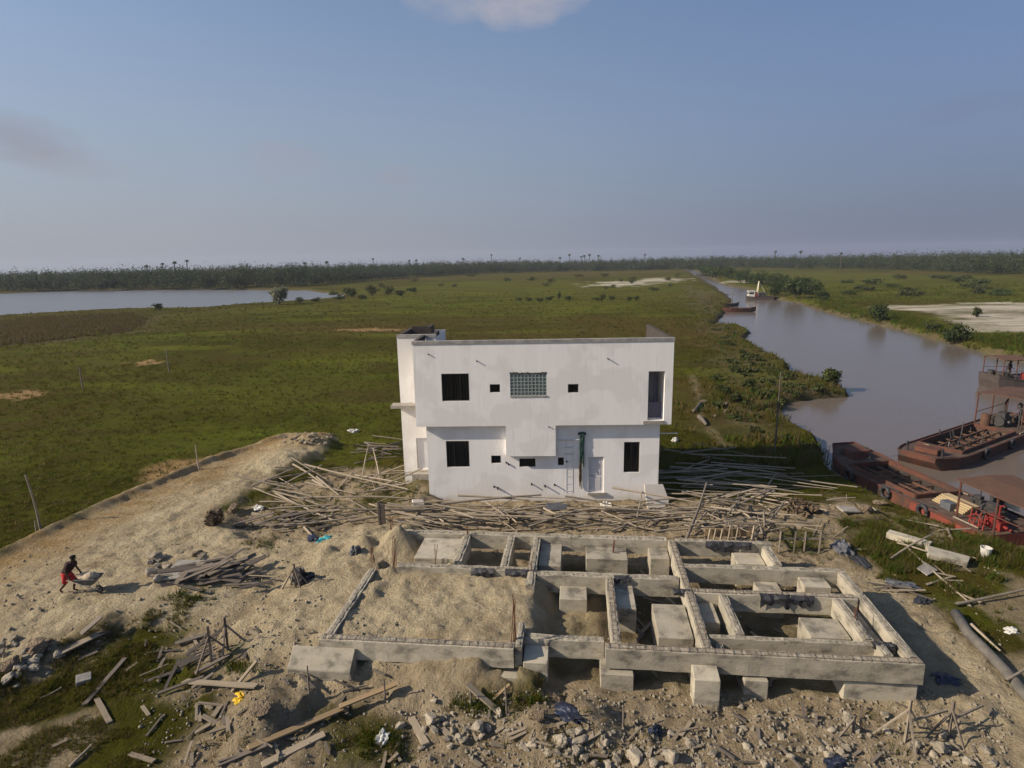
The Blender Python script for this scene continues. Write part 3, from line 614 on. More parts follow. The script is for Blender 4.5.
# ------------------------------------------------------------------ concrete foundation
Fd = empty('concrete_foundation', (FO.x, FO.y, 0), FA, 'open grid of grey concrete ground beams on pile caps before the white house', 'foundation')
TOP, BOT = 1.33, .68
rr = random.Random(3)
def beam(u0, u1, v0, v1, z0=BOT, z1=TOP, rebar=False, name='beam'):
    b = MB(); Lx = max(u1-u0, v1-v0); au = (u1-u0) > (v1-v0); ns_ = max(2, int(Lx/.35)); vs = []
    for i in range(ns_+1):
        f = i/ns_; j = lambda s_: rr.uniform(-s_, s_)
        for a_, z_ in ((0, z0), (1, z0), (1, z0+(z1-z0)*.5), (1, z1), (0, z1), (0, z0+(z1-z0)*.5)):
            e = .014 if 0 < i < ns_ else .006; ch = .035*rr.random()**3 if z_ == z1 else 0
            vs.append((u0+(u1-u0)*f, v0+(v1-v0)*a_+j(e), z_-ch+j(e*.5)) if au else (u1-(u1-u0)*a_+j(e), v0+(v1-v0)*f, z_-ch+j(e*.5)))
    b.add(vs, [(5,4,3,2,1,0), tuple(ns_*6+q for q in range(6))]+[(i*6+q, i*6+(q+1)%6, (i+1)*6+(q+1)%6, (i+1)*6+q) for i in range(ns_) for q in range(6)]); o = b.build(name, M['concrete'], Fd)
    L_ = max(u1-u0, v1-v0); alongu = (u1-u0) > (v1-v0); w_ = min(u1-u0, v1-v0)
    t_ = MB(); n = max(4, int(L_/.09)); k = 0
    # rough unfinished crest with stirrups standing out of it
    ctr = []
    for i in range(n+1):
        f = i/n; ctr.append((f, w_*.5*rr.uniform(.55,.9), w_*.5*rr.uniform(.55,.9), rr.uniform(.008,.028)))
    vs = []
    for f, a_, c_, hh in ctr:
        for off, z in ((-a_, -.02), (-a_*.6, hh*rr.uniform(.4,1.4)), (c_*.6, hh*rr.uniform(.4,1.4)), (c_, -.02)):
            s_ = f*L_
            vs.append((u0+s_, (v0+v1)/2+off, z1+z) if alongu else ((u0+u1)/2-off, v0+s_, z1+z))
    fs = [(i*4+j, (i+1)*4+j, (i+1)*4+j+1, i*4+j+1) if True else 0 for i in range(n) for j in range(3)]
    fs = [tuple(reversed(f)) for f in fs]
    t_.add(vs, fs); t_.build('rough_crest', M['concrete_top'], o)
    if rebar:
        q = MB(); s_ = .12
        while s_ < L_-.1:
            wd = w_*.36; x = rr.uniform(-.01,.01); hh = rr.uniform(.02,.06)
            P_ = [(s_, -wd, -.01), (s_+x, -wd, hh), (s_+x, wd, hh), (s_, wd, -.01)]
            P_ = [((u0+a_, (v0+v1)/2+c_, z1+d_) if alongu else ((u0+u1)/2+c_, v0+a_, z1+d_)) for a_, c_, d_ in P_]
            q.path(P_, .008, 4); s_ += .26
        for off in (-.3, .3):
            e0 = (u0+.05, (v0+v1)/2+off*w_, z1+.025) if alongu else ((u0+u1)/2+off*w_, v0+.05, z1+.025); e1 = (u1-.05, e0[1], z1+.025) if alongu else (e0[0], v1-.05, z1+.025)
            q.tube(e0, e1, .008, n=5)
        q.build('rebar', M['stirrup'], o)
    return o
W2 = .17
# outer ring and inner beams (u runs left to right, v away)
beam(-9.1, .02, -.18, .14, rebar=True)                                          # front beam
beam(-8.90, -8.62, .145, 4.1, rebar=True)                                       # left of the right hand grid
beam(-6.17, -5.87, .145, 7.3, rebar=True)
beam(-5.0, -4.72, .93, 3.2); beam(-5.66, -5.44, .25, 1.1, .5, 1.1)
beam(-1.2, -.88, .93, 3.2)
beam(-.28, .02, .145, 5.05)
beam(-.94, -.66, .205, .72, .7, 1.33)
beam(-2.46, -2.14, 5.5, 7.0)
beam(-18.1, -6.22, 7.25, 7.6); beam(-5.86, -2.0, 7.2, 7.48)
beam(-5.86, .02, 5.06, 5.36); beam(-5.84, -.34, 3.22, 3.55, rebar=True); beam(-5.84, -.34, .72, .92, .5, 1.28)
beam(-11.5, -6.22, 4.12, 4.46, .6, 1.30); beam(-17.0, -11.86, 4.3, 4.62, .6, 1.33)
beam(-14.9, -14.55, 4.9, 7.2, .55, 1.30); beam(-12.95, -12.63, 4.64, 7.22); beam(-11.84, -11.52, 3.3, 7.22)
beam(-18.1, -11.9, -.42, -.08, rebar=True)                                      # front of the sand bay
beam(-11.88, -11.66, -.3, 1.0, .62, 1.33)
beam(-11.64, -9.12, .38, .68, .55, 1.18)
beam(-18.1, -17.8, -.06, 4.2,   .5, 1.24)
# pile caps under them
def cap(u0, u1, v0, v1, z0, z1, slope=0):
    b = MB(); b.add([(u0,v0,z0),(u1,v0,z0),(u1,v1,z0),(u0,v1,z0),(u0,v0,z1-slope),(u1,v0,z1-slope),(u1,v1,z1),(u0,v1,z1)], [(0,3,2,1),(4,5,6,7),(0,1,5,4),(1,2,6,5),(2,3,7,6),(3,0,4,7)])
    return b.build('pile_cap', M['concrete'], Fd, bevel=.02)
cap(-9.25, -8.25, -.35, .9, -.3, .60); cap(-6.55, -5.8, -.75, -.21, -.35, 1.0, .12); cap(-6.45, -5.9, -.2, .6, -.3, .6); cap(-5.0, -4.3, -.28, .6, -.3, .6); cap(-2.1, -.05, -.1, 1.1, -.3, .6)
cap(-18.95, -16.9, -1.0, -.44, -.4, 1.12, .46); cap(-11.62, -10.85, -.35, .36, -.4, .98, .12); cap(-12.9, -11.64, -.62, .25, -.4, .50)
cap(-2.5, -1.25, 1.5, 2.6, -.2, .95); cap(-7.35, -6.22, 1.1, 2.9, -.2, 1.05, .1); cap(-5.84, -5.2, 2.0, 3.2, -.2, 1.0); cap(-8.58, -7.9, 2.6, 4.1, -.2, 1.0)
cap(-3.3, -2.45, 4.0, 5.04, -.2, .85); cap(-1.7, -.75, 4.35, 5.05, -.2, 1.1); cap(-.86, -.34, 1.5, 3.2, -.2, .9)
cap(-9.6, -7.9, 6.2, 7.23, -.2, .95); cap(-7.0, -6.22, 6.3, 7.23, -.2, 1.0); cap(-3.6, -2.5, 6.2, 7.15, -.2, .95); cap(-11.5, -10.6, 5.3, 7.2, -.2, 1.05); cap(-16.6, -14.92, 5.4, 7.2, -.2, 1.15); cap(-10.6, -9.6, 3.2, 4.1, -.2, .9)
# starter bars standing out of the corners
def bars(u, v, z, hh, n=4, sp=.12):
    b = MB()
    for k in range(n): b.path([(u+rr.uniform(-sp,sp), v+rr.uniform(-sp,sp), z-.25), (u+rr.uniform(-sp,sp), v+rr.uniform(-sp,sp), z+hh*rr.uniform(.75,1))], .013, 5)
    b.build('starter_bars', M['rebar'], Fd)
for u, v, z, hh, n in ((-11.95, .1, 1.4, 1.5, 5), (-17.9, 4.3, 1.2, 1.2, 4), (-18.05, 7.0, 1.2, 1.1, 4), (-17.2, 4.8, 1.2, 1.2, 5), (-15.5, 4.6, 1.2, 1.0, 3), (-11.7, 4.3, 1.3, .8, 2), (-.9, 2.0, .9, .9, 3), (-8.4, 6.8, 1, .7, 3), (-14.7, 7.3, 1.2, .7, 3)): bars(u, v, z, hh, n)
# plastic sheeting left clinging to the beams
for u, v, s_ in ((-4.1, 7.15, .55), (-3.2, 7.15, .4), (-3.1, 3.2, .5), (-2.2, 3.18, .4), (-.75, .70, .3), (-8.3, 4.1, .3), (-12.1, 4.28, .6), (-13.6, 4.28, .45), (-6.28, 3.3, .3)):
    b = MB(); n = 7; vs = []
    for i in range(n):
        for j in range(4): vs.append((u+(i/(n-1)-.5)*s_*2+rr.uniform(-.03,.03), v-.03-rr.uniform(.0,.07)-(0.0 if j else -.12), TOP+.06-(j/3)*s_*rr.uniform(.4,1.1)))
    b.add(vs, [(i*4+j, i*4+j+1, (i+1)*4+j+1, (i+1)*4+j) for i in range(n-1) for j in range(3)])
    o = b.build('plastic_scrap', M['plastic_black']); o.location = (FO.x, FO.y, 0); o.rotation_euler = (0, 0, FA)
    px_ = 'left' if u < -9 else 'right'
    tag(o, 'torn black plastic sheeting clinging to a concrete ground beam', 'plastic scrap', 'plastic scraps on the ground beams')
# ------------------------------------------------------------------ placing on the ground
def GN(pts, it=5):
    px = np.array([p[0] for p in pts], float)-512; py = np.array([p[1] for p in pts], float)-384
    cc, ss = math.cos(CR), math.sin(CR); xr = px*cc-py*ss; yr = px*ss+py*cc
    dx = xr; dy = CF*math.cos(CP)-yr*math.sin(CP); dz = -CF*math.sin(CP)-yr*math.cos(CP)
    z = np.zeros(len(px))
    for _ in range(it):
        t = (z-CH)/dz; z = .5*z+.5*height(dx*t, dy*t)
    t = (z-CH)/dz; x, y = dx*t, dy*t
    return np.stack([x, y, height(x, y)], 1)
rp = random.Random(21)
# ------------------------------------------------------------------ poles
def pole_mesh(name, m, seed, n=7):
    r_ = random.Random(seed); b = MB(); pts = []; rad = []
    bx, by = r_.uniform(-.035,.035), r_.uniform(-.035,.035)
    for i in range(9):
        t = i/8; pts.append((bx*math.sin(t*3.1)*1.0+r_.uniform(-.004,.004), by*math.sin(t*3.1)+r_.uniform(-.004,.004), t)); rad.append((1-.35*t)*(1+r_.uniform(-.07,.07)))
    # radii are given for a unit pole and scaled when placed
    x = [(Vector((p[0], p[1], p[2])), r) for p, r in zip(pts, rad)]
    vs = []; 
    for p, r in x: vs += [(p.x/.04*1.0+r*math.cos(2*math.pi*k/n), p.y/.04*1.0+r*math.sin(2*math.pi*k/n), p.z) for k in range(n)]
    fs = [(i*n+k, i*n+(k+1)%n, (i+1)*n+(k+1)%n, (i+1)*n+k) for i in range(8) for k in range(n)]+[tuple(range(n-1,-1,-1)), tuple(8*n+k for k in range(n))]
    me = bpy.data.meshes.new(name); me.from_pydata(vs, [], fs); me.polygons.foreach_set('use_smooth', [True]*len(fs)); me.materials.append(m); return me
POLES = [pole_mesh('timber_pole', M['wood'], k) for k in range(6)]
POLESD = [pole_mesh('timber_pole', M['wood_dark'], 30+k) for k in range(5)]
def pole(p, q, r, meshes, label, group, name='timber_pole', cat='pole'):
    p, q = Vector(p), Vector(q); o = bpy.data.objects.new(name, rp.choice(meshes)); col.objects.link(o)
    d = q-p; o.location = p; o.rotation_euler = d.to_track_quat('Z', 'Y').to_euler(); o.scale = (r, r, d.length)
    return tag(o, label, cat, group)
def pile(n, poly_px, ang, spread, lens, label, group, meshes, zmax=.6, lift=.1, rad=(.022, .065)):
    us = [p[0] for p in poly_px]; vs = [p[1] for p in poly_px]
    P = np.array(poly_px, float); c_ = []
    while len(c_) < n:
        x = rp.uniform(min(us), max(us)); y = rp.uniform(min(vs), max(vs))
        if sdist(np.array([x]), np.array([y]), poly_px)[0] < 0: c_.append((x, y))
    g = GN(c_)
    for k, (x, y, z) in enumerate(g):
        a = R(ang+rp.gauss(0, spread)); L_ = rp.uniform(*lens); r = rp.uniform(*rad)
        zz = r+zmax*(rp.random()**1.6); tilt = rp.gauss(0, lift)
        dx, dy = math.cos(a)*L_/2, math.sin(a)*L_/2; za = max(zz-tilt*L_/2, r); zb = max(zz+tilt*L_/2, r)
        zg = height(np.array([x-dx, x+dx]), np.array([y-dy, y+dy]))
        pole((x-dx, y-dy, max(zg[0], -.5)+za), (x+dx, y+dy, max(zg[1], -.5)+zb), r, meshes, label, group)
pile(80, [(398,510),(560,509),(700,510),(705,528),(600,532),(398,531)], -2, 13, (1.6, 5.6), 'weathered scaffold pole lying in the long pile along the front of the white house', 'poles piled before the house', POLES, .75, .05)
pile(34, [(410,514),(690,512),(690,530),(410,530)], -3, 35, (1.0, 2.8), 'short weathered pole thrown across the long pile before the white house', 'short poles across the long pile', POLES, .8, .12)
pile(56, [(690,503),(790,500),(805,525),(780,545),(690,540)], -8, 38, (1.2, 4.5), 'crooked scaffold pole in the tangled heap between the foundation and the house shadow', 'poles in the tangled heap', POLES, .9, .16)
pile(46, [(668,462),(715,452),(760,470),(815,490),(800,498),(672,498)], -8, 16, (2.5, 6.0), 'scaffold pole lying in the shade to the right of the white house', 'poles in the shadow of the house', POLES, .6, .03)
pile(46, [(262,488),(330,468),(400,470),(408,500),(330,528),(262,520)], -20, 40, (1.5, 5.0), 'weathered scaffold pole strewn over grass left of the white house', 'poles strewn left of the house', POLES, .55, .08)
pile(24, [(358,446),(398,441),(402,458),(362,462)], 10, 32, (1.2, 2.8), 'dark old pole in the small stack beside the tall left corner of the house', 'dark poles stacked at the corner', POLESD, .7, .08, (.035,.055))
def gpole(a, b, r, label, za=.05, zb=.05, meshes=POLES, group=None):
    g = GN([a, b]); return pole((g[0][0], g[0][1], g[0][2]+za), (g[1][0], g[1][1], g[1][2]+zb), r, meshes, label, group)
gpole((276,498), (334,524), .055, 'long pale straight pole slanting down towards the turquoise cloth', .3, .2)
gpole((305,471), (408,496), .055, 'longest pale pole lying across the strewn poles left of the house', .45, .4)
gpole((362,482), (370,462), .045, 'pale pole propped upright among the strewn poles near the dark stack', .1, 1.2)
gpole((380,480), (374,464), .045, 'second propped pale pole nearer the house corner', .1, 1.1)
gpole((728,520), (768,505), .06, 'thick pale pole bridging the tangled heap near its right end', .6, .8)
gpole((686,545), (705,510), .075, 'dark brown post leaning in the tangled heap by the white board', .3, 1.5, POLESD)
gpole((762,498), (776,482), .05, 'sunlit pole sticking up out of the shaded poles', .2, .5)
gpole((612,492), (597,470), .04, 'thin pole leaning against the front wall beside the grey door', 0, 1.2)
gpole((955,607), (1030,594), .06, 'long pale pole lying in the weeds at the right edge', .12, .25)
gpole((893,538), (968,604), .05, 'long pole lying diagonally through the weeds past the broken slab', .2, .1)
gpole((890,562), (930,545), .045, 'pole crossing over the broken slab from the left', .15, .5)
gpole((897,547), (925,560), .045, 'short pole forming a cross on the broken slab', .2, .4)
gpole((970,633), (1000,655), .05, 'grey pole resting over the dark dredge pipe', .35, .15)
gpole((868,508), (875,520), .04, 'thin stick slanting in the grass below the red barge', .1, .5)
gpole((1005,686), (1030,676), .05, 'pale pole by the lower end of the dredge pipe', .2, .4)
gpole((826,503), (855,503), .05, 'pole lying on the grass bank behind the grey dirt heap', .15, .3)
gpole((808,545), (822,522), .04, 'leaning stick at the right end of the tangled heap', .0, .3)
gpole((40,700), (62,690), .03, 'bleached branch lying in the grass at bottom left', .05, .1)
gpole((70,768), (92,748), .045, 'pale forked branch in the dark grass at the bottom edge', .05, .1)
# upright posts in the field and at the creek
def post(px, py, h, r, label, lean=(0,0), m=POLES, name='post'):
    g = GN([(px, py)])[0]; return pole((g[0], g[1], g[2]-.15), (g[0]+lean[0], g[1]+lean[1], g[2]+h), r, m, label, None, name, 'post')
post(41, 531, 3.0, .06, 'tall bare post at the grass edge of the sand road, nearest the left edge', (-.25, 0))
post(38, 536, .8, .05, 'short stub standing beside the tall bare post', (.0, 0))
post(199, 467, 1.7, .05, 'lone stake beside the orange bare patch at the sand road', (-.05, 0))
post(169, 372, 3.0, .09, 'thin stake standing far out in the green field', (0, 0))
post(83, 388, 2.4, .08, 'faint thin stake in the field near the left edge', (0, 0))
post(774, 455, 5.6, .06, 'tall dark mooring pole standing on the creek bank', (.05, 0), POLESD)
post(823, 463, 1.0, .05, 'short mooring stake in the water by the barge bow', (.1, 0), POLESD)
for px, py, h, l in ((310, 700, .95, 'rusty stake in the dirt below the left corner slab'), (385, 702, .8, 'rusty stake standing alone left of the rubble heaps'), (507, 715, .95, 'short stake beside the fallen board in the foreground'), (622, 727, .7, 'thin stake among the pale stones in the foreground'), (470, 706, .5, 'low stake by the fallen board'), (845, 505, .6, 'stub on the bank next to the dirt heap')):
    post(px, py, h, .035, l, (rp.uniform(-.05,.05), 0), POLESD)
# dark block of wood standing before the pile
g = GN([(380, 526)])[0]; b = MB(); b.box((-.06,-.05,-.1), (.06,.05,1.25)); b.box((.07,-.04,-.1), (.3,.02,1.1)); o = b.build('timber_post', M['plank_dark'], None, bevel=.01); o.location = g
tag(o, 'dark squat timber post standing at the left end of the long pole pile', 'post')

# ------------------------------------------------------------------ planks and boards
def board_mesh(m, seed):
    r_ = random.Random(seed); b = MB(); n = 5; vs = []
    tw = r_.uniform(-.08,.08); bend = r_.uniform(-.05,.05)
    for i in range(n+1):
        t = i/n-.5; z = bend*math.sin((t+.5)*math.pi)
        for sy, sz in ((-.5,-.5),(.5,-.5),(.5,.5),(-.5,.5)): vs.append((t+(r_.uniform(-.02,.02) if i in (0,n) else 0), sy*(1+r_.uniform(-.06,.06)), sz+z/.03*.0+sy*tw))
    fs = [(3,2,1,0), tuple(n*4+k for k in range(4))]+[(i*4+k, i*4+(k+1)%4, (i+1)*4+(k+1)%4, (i+1)*4+k) for i in range(n) for k in range(4)]
    me = bpy.data.meshes.new('plank'); me.from_pydata(vs, [], fs); me.materials.append(m); return me
BOARDS = [board_mesh(M['plank'], k) for k in range(4)]; BOARDSD = [board_mesh(M['plank_dark'], 10+k) for k in range(4)]; BOARDO = [board_mesh(M['orange_plank'], 20)]
def plank(p, q, w_, th, meshes, label, group=None, roll=0):
    p, q = Vector(p), Vector(q); o = bpy.data.objects.new('plank', rp.choice(meshes)); col.objects.link(o); d = q-p
    X = d.normalized(); Y = Vector((0,0,1)).cross(X).normalized(); Z = X.cross(Y); Mx = Matrix((X, Y, Z)).transposed() @ Matrix.Rotation(roll, 3, 'X')
    o.rotation_euler = Mx.to_euler(); o.location = (p+q)/2; o.scale = (d.length, w_, th); return tag(o, label, 'plank', group)
def gplank(a, b, w_, label, za=.05, zb=.05, meshes=None, th=.045, group=None, roll=0):
    g = GN([a, b]); return plank((g[0][0], g[0][1], g[0][2]+za), (g[1][0], g[1][1], g[1][2]+zb), w_, th, meshes or BOARDS, label, group, roll)
pts = []
while len(pts) < 42:
    x, y = rp.gauss(222, 24), rp.gauss(578, 6)
    if 172 < x < 274 and 563 < y < 593: pts.append((x, y))
for (x, y, z), (px, py) in zip(GN(pts), pts):
    a = R(rp.gauss(12, 28)); L_ = rp.uniform(.6, 1.9); zz = .05+.55*rp.random()*max(0, 1-abs(px-225)/60); t = rp.gauss(0, .12)*L_
    plank((x-math.cos(a)*L_/2, y-math.sin(a)*L_/2, z+zz-t*.5), (x+math.cos(a)*L_/2, y+math.sin(a)*L_/2, z+zz+t*.5), rp.uniform(.1,.22), .035, BOARDSD if rp.random() < .7 else BOARDS, 'dark old form board in the heap on the sand right of the wheelbarrow', 'form boards heaped on the sand', rp.uniform(-.5,.5))
pts = [(rp.uniform(252, 330), rp.uniform(512, 535)) for _ in range(26)]
for (x, y, z) in GN(pts):
    a = R(rp.gauss(8, 26)); L_ = rp.uniform(.6, 2.2); zz = .05+.25*rp.random()
    plank((x-math.cos(a)*L_/2, y-math.sin(a)*L_/2, z+zz), (x+math.cos(a)*L_/2, y+math.sin(a)*L_/2, z+zz+rp.uniform(-.1,.15)), rp.uniform(.08,.2), .035, BOARDS if rp.random() < .6 else BOARDSD, 'broken board scattered near the turquoise cloth below the strewn poles', 'boards near the turquoise cloth', rp.uniform(-.4,.4))
pts = [(rp.uniform(196, 232), rp.uniform(706, 736)) for _ in range(9)]
for (x, y, z) in GN(pts):
    a = R(rp.uniform(0, 180)); L_ = rp.uniform(.3, .9)
    plank((x-math.cos(a)*L_/2, y-math.sin(a)*L_/2, z+.05), (x+math.cos(a)*L_/2, y+math.sin(a)*L_/2, z+.05+rp.uniform(0,.2)), rp.uniform(.07,.16), .04, BOARDS, 'short grey offcut in the dry grass below the yellow scrap', 'offcuts below the yellow scrap')
pts = [(rp.uniform(150, 215), rp.uniform(640, 690)) for _ in range(16)]
for (x, y, z) in GN(pts):
    a = R(rp.gauss(40, 40)); L_ = rp.uniform(.4, 1.4)
    plank((x-math.cos(a)*L_/2, y-math.sin(a)*L_/2, z+.06), (x+math.cos(a)*L_/2, y+math.sin(a)*L_/2, z+.06+rp.uniform(0,.25)), rp.uniform(.07,.16), .04, BOARDSD, 'dark waste board lying below the tripod stakes', 'waste boards below the tripods', rp.uniform(-.4,.4))
pts = [(rp.uniform(380, 700), rp.uniform(712, 766)) for _ in range(34)]
for (x, y, z) in GN(pts):
    a = R(rp.uniform(0, 180)); L_ = rp.uniform(.25, .7)
    plank((x-math.cos(a)*L_/2, y-math.sin(a)*L_/2, z+.04), (x+math.cos(a)*L_/2, y+math.sin(a)*L_/2, z+.04+rp.uniform(0,.1)), rp.uniform(.05,.11), .03, BOARDS, 'small wood offcut among the rubble stones in the foreground', 'offcuts among the rubble')
pts = [(rp.uniform(835, 1015), rp.uniform(520, 600)) for _ in range(26)]
for (x, y, z) in GN(pts):
    a = R(rp.gauss(-30, 40)); L_ = rp.uniform(.4, 1.8)
    plank((x-math.cos(a)*L_/2, y-math.sin(a)*L_/2, z+.06), (x+math.cos(a)*L_/2, y+math.sin(a)*L_/2, z+.06+rp.uniform(0,.12)), rp.uniform(.04,.12), .03, BOARDS if rp.random() < .5 else BOARDSD, 'broken stick or board lost in the weeds between foundation and barges', 'sticks in the weeds')
pts = [(rp.uniform(140, 380), rp.uniform(625, 766)) for _ in range(44)]
for (x, y, z) in GN(pts):
    a = R(rp.uniform(0, 180)); L_ = rp.uniform(.2, .9)
    plank((x-math.cos(a)*L_/2, y-math.sin(a)*L_/2, z+.04), (x+math.cos(a)*L_/2, y+math.sin(a)*L_/2, z+.04+rp.uniform(0,.12)), rp.uniform(.04,.10), .03, BOARDS if rp.random() < .5 else BOARDSD, 'small stick scattered over the dirt around the orange planks and tripods', 'sticks round the tripods')
pts = [(rp.uniform(690, 1000), rp.uniform(705, 766)) for _ in range(30)]
for (x, y, z) in GN(pts):
    a = R(rp.uniform(0, 180)); L_ = rp.uniform(.2, .8)
    plank((x-math.cos(a)*L_/2, y-math.sin(a)*L_/2, z+.04), (x+math.cos(a)*L_/2, y+math.sin(a)*L_/2, z+.04+rp.uniform(0,.1)), rp.uniform(.04,.09), .03, BOARDSD, 'thin splintered stick in the dirt before the right half of the foundation', 'splintered sticks in the dirt')
gplank((248,752), (345,712), .2, 'long orange plank lying across the foreground dirt, lower length', .12, .15, BOARDO)
gplank((340,713), (398,690), .18, 'orange plank continuing towards the sand slope, upper length', .2, .22, BOARDO)
gplank((262,767), (325,736), .22, 'grey board lying below the orange planks', .06, .08)
gplank((218,768), (268,748), .16, 'short brown board at the bottom edge under the orange plank', .1, .12, BOARDSD)
gplank((85,706), (126,660), .14, 'long dark plank lying in the bottom left grass', .06, .1, BOARDSD)
gplank((97,700), (110,724), .14, 'short pale plank below the long dark one in the grass', .05, .05)
gplank((185,684), (258,690), .2, 'long grey board lying left of the yellow scrap', .1, .12)
gplank((232,694), (258,672), .12, 'board leaning up over the grey board near the yellow scrap', .1, .4)
gplank((411,719), (426,746), .2, 'wide pale board lying before the white sack', .06, .06)
gplank((468,692), (498,713), .18, 'fallen pale board slanting in the foreground centre', .25, .06)
gplank((490,704), (510,690), .09, 'thin board propped by the foreground stake', .05, .2, BOARDO)
gplank((442,730), (455,742), .14, 'stubby board beside the big pale stones', .05, .05)
gplank((60,655), (104,634), .3, 'low broad board between brown lumps at the left', .08, .1)
gplank((82,640), (103,628), .25, 'dark board tilted over the lump at left', .2, .45, BOARDSD)
gplank((126,672), (138,664), .12, 'small pale offcut beside the long dark plank', .05, .05)
gplank((52,748), (68,741), .14, 'pale offcut alone in the bottom left grass', .04, .05)
gplank((130,755), (155,763), .12, 'bleached offcut near the bottom edge in dry grass', .04, .06)
gplank((176,590), (205,561), .22, 'long pale board lying along the left of the board heap', .2, .35)
gplank((210,586), (248,568), .2, 'grey broad board on top of the board heap', .45, .5)
gplank((185,566), (236,562), .18, 'straight board across the back of the board heap', .15, .2)
gplank((78,661), (98,652), .2, 'grey board half buried below the lumps', .02, .04, BOARDSD)
# flat plate of cement on the sand beside the heap
def slab(px, py, poly, th, label, rz, m=M['cement'], lift=.04, name='cement_slab', cat='slab', tilt=(0,0)):
    g = GN([(px, py)])[0]; b = MB(); b.prism(poly, 0, th); o = b.build(name, m, None, bevel=.01); o.location = (g[0], g[1], g[2]+lift); o.rotation_euler = (tilt[0], tilt[1], rz); return tag(o, label, cat)
slab(186, 575, [(-.9,-.5),(.8,-.6),(1.0,.5),(-.4,.8)], .06, 'flat grey cement sheet on the sand left of the board heap', .3, tilt=(.12,.05), lift=.12)
slab(655, 506, [(-.55,-.75),(.55,-.75),(.75,-.1),(.55,.75),(-.55,.75)], .05, 'cream coloured board leaning on the heap at the right corner of the house', .2, M['white_board'], .45, 'board', 'board', (.95, .1))
slab(557, 522, [(-.6,-.22),(-.1,-.3),(.45,-.2),(.55,.12),(.15,.28),(-.2,.18),(-.5,.24)], .03, 'crumpled blue grey sheet lying on the long pole pile', .1, M['tarp_grey'], .85, 'plastic_sheet', 'sheet', (.35, .1))
slab(938, 560, [(-.5,-.4),(.9,-.45),(1.15,.1),(-.4,.45)], .24, 'broken concrete slab among the weeds on the right', -.35, M['concrete'], .15, 'broken_slab', 'slab', (.05,.08))
slab(912, 545, [(-1.0,-.22),(.7,-.22),(.7,.22),(-1.0,.22)], .3, 'fallen length of concrete beam behind the broken slab', -.85, M['concrete'], .05, 'broken_beam', 'beam')
slab(926, 572, [(-.4,-.25),(.4,-.25),(.35,.25),(-.4,.2)], .05, 'loose grey panel lying before the broken slab', .5, M['cement'], .12, 'panel', 'panel', (.3,0))
slab(848, 512, [(-.5,-.3),(.5,-.3),(.5,.3),(-.5,.3)], .08, 'pale square plate on the dirt heap by the creek bank', .1, M['cement'], .12, 'plate', 'slab', (.1,.1))
slab(418, 505, [(-.3,-.2),(.3,-.2),(.3,.2),(-.3,.2)], .1, 'white block at the foot of the house corner', .4, M['white_board'], .1, 'block', 'block', (.4,.2))
slab(150, 700, [(-.18,-.2),(.18,-.2),(.18,.2),(-.18,.2)], .3, 'small broken block lying in the grass', .6, M['cement'], .0, 'block', 'block', (.4,.2)) if False else None
slab(84, 683, [(-.2,-.16),(.2,-.16),(.2,.16),(-.2,.16)], .22, 'small broken block in the grass beside the long dark plank', .6, M['cement'], .03, 'block', 'block', (.3,.1))

# ------------------------------------------------------------------ trestles and tripods of sticks
def tripod(px, py, h, spread, label, n=4, rail=False, m=M['wood_dark']):
    g = GN([(px, py)])[0]; t = empty('stake_tripod', g, rp.uniform(0, .5), label, 'tripod')
    top = Vector((0, 0, h*.8))
    b = MB(); b.bar((0,0,-.2), (.02,0,h), .06); b.build('post', m, t)
    for k in range(n-1):
        a = 2*math.pi*k/(n-1)+.4+rp.uniform(-.3,.3); b = MB(); b.bar((math.cos(a)*spread, math.sin(a)*spread*.6, .0), top+Vector((0,0,rp.uniform(-.1,.1))), .045); b.build('brace', m, t)
    if rail: b = MB(); b.bar((-.1, .03, h*.45), (1.5, .2, h*.42), .05); b.build('rail', m, t)
tripod(212, 664, 1.35, .85, 'leaning tripod of grey stakes over dark waste boards')
tripod(228, 650, 1.2, .7, 'taller tripod of stakes at the sand edge, right of the waste boards')
tripod(905, 742, 1.3, .95, 'brown propped batter stake at the bottom right, the left one', 4, True, M['wood'])
tripod(948, 738, 1.15, .75, 'grey propped batter stake at the bottom right, behind pale stones', 4, True)
tripod(852, 735, .6, .5, 'small low crossed stakes left of the brown batter stake', 3)
tripod(296, 588, 1.0, .5, 'dark stakes round a black sack on the sand left of the filled bay', 5)
# small fence-like frame in the tangled heap
g = GN([(732, 545)])[0]; t = empty('wooden_frame', g, R(-4), 'upright frame of pale sticks with an orange plank in the tangled heap', 'frame')
b = MB(); b.bar((-.2,0,1.05), (1.0,.1,1.0), .07); b.build('rail', M['wood'], t)
b = MB(); b.box((-1.2,.14,.35), (.9,.2,.72)); b.build('orange_board', M['orange_plank'], t)
for k, x in enumerate((-1.0,-.75,-.45,-.1,.25,.95)): b = MB(); b.bar((x-.12,0,-.05), (x+.02,.08,.95 if k > 2 else .75), .06); b.build('stick', M['wood'], t)
for px, l in ((787, 'low end stake and rail frame at the right end of the tangled heap'), (812, 'grey stake frame near the corner of the foundation')):
    g = GN([(px, 552)])[0]; t = empty('wooden_frame', g, R(-4), l, 'frame')
    for x in (-.35, .3): b = MB(); b.bar((x,0,-.05), (x+.04,.05,.95), .07); b.build('stick', M['wood_dark'], t)
    b = MB(); b.bar((-.7,.05,.62), (.6,.06,.6), .07); b.build('rail', M['wood_dark'], t)

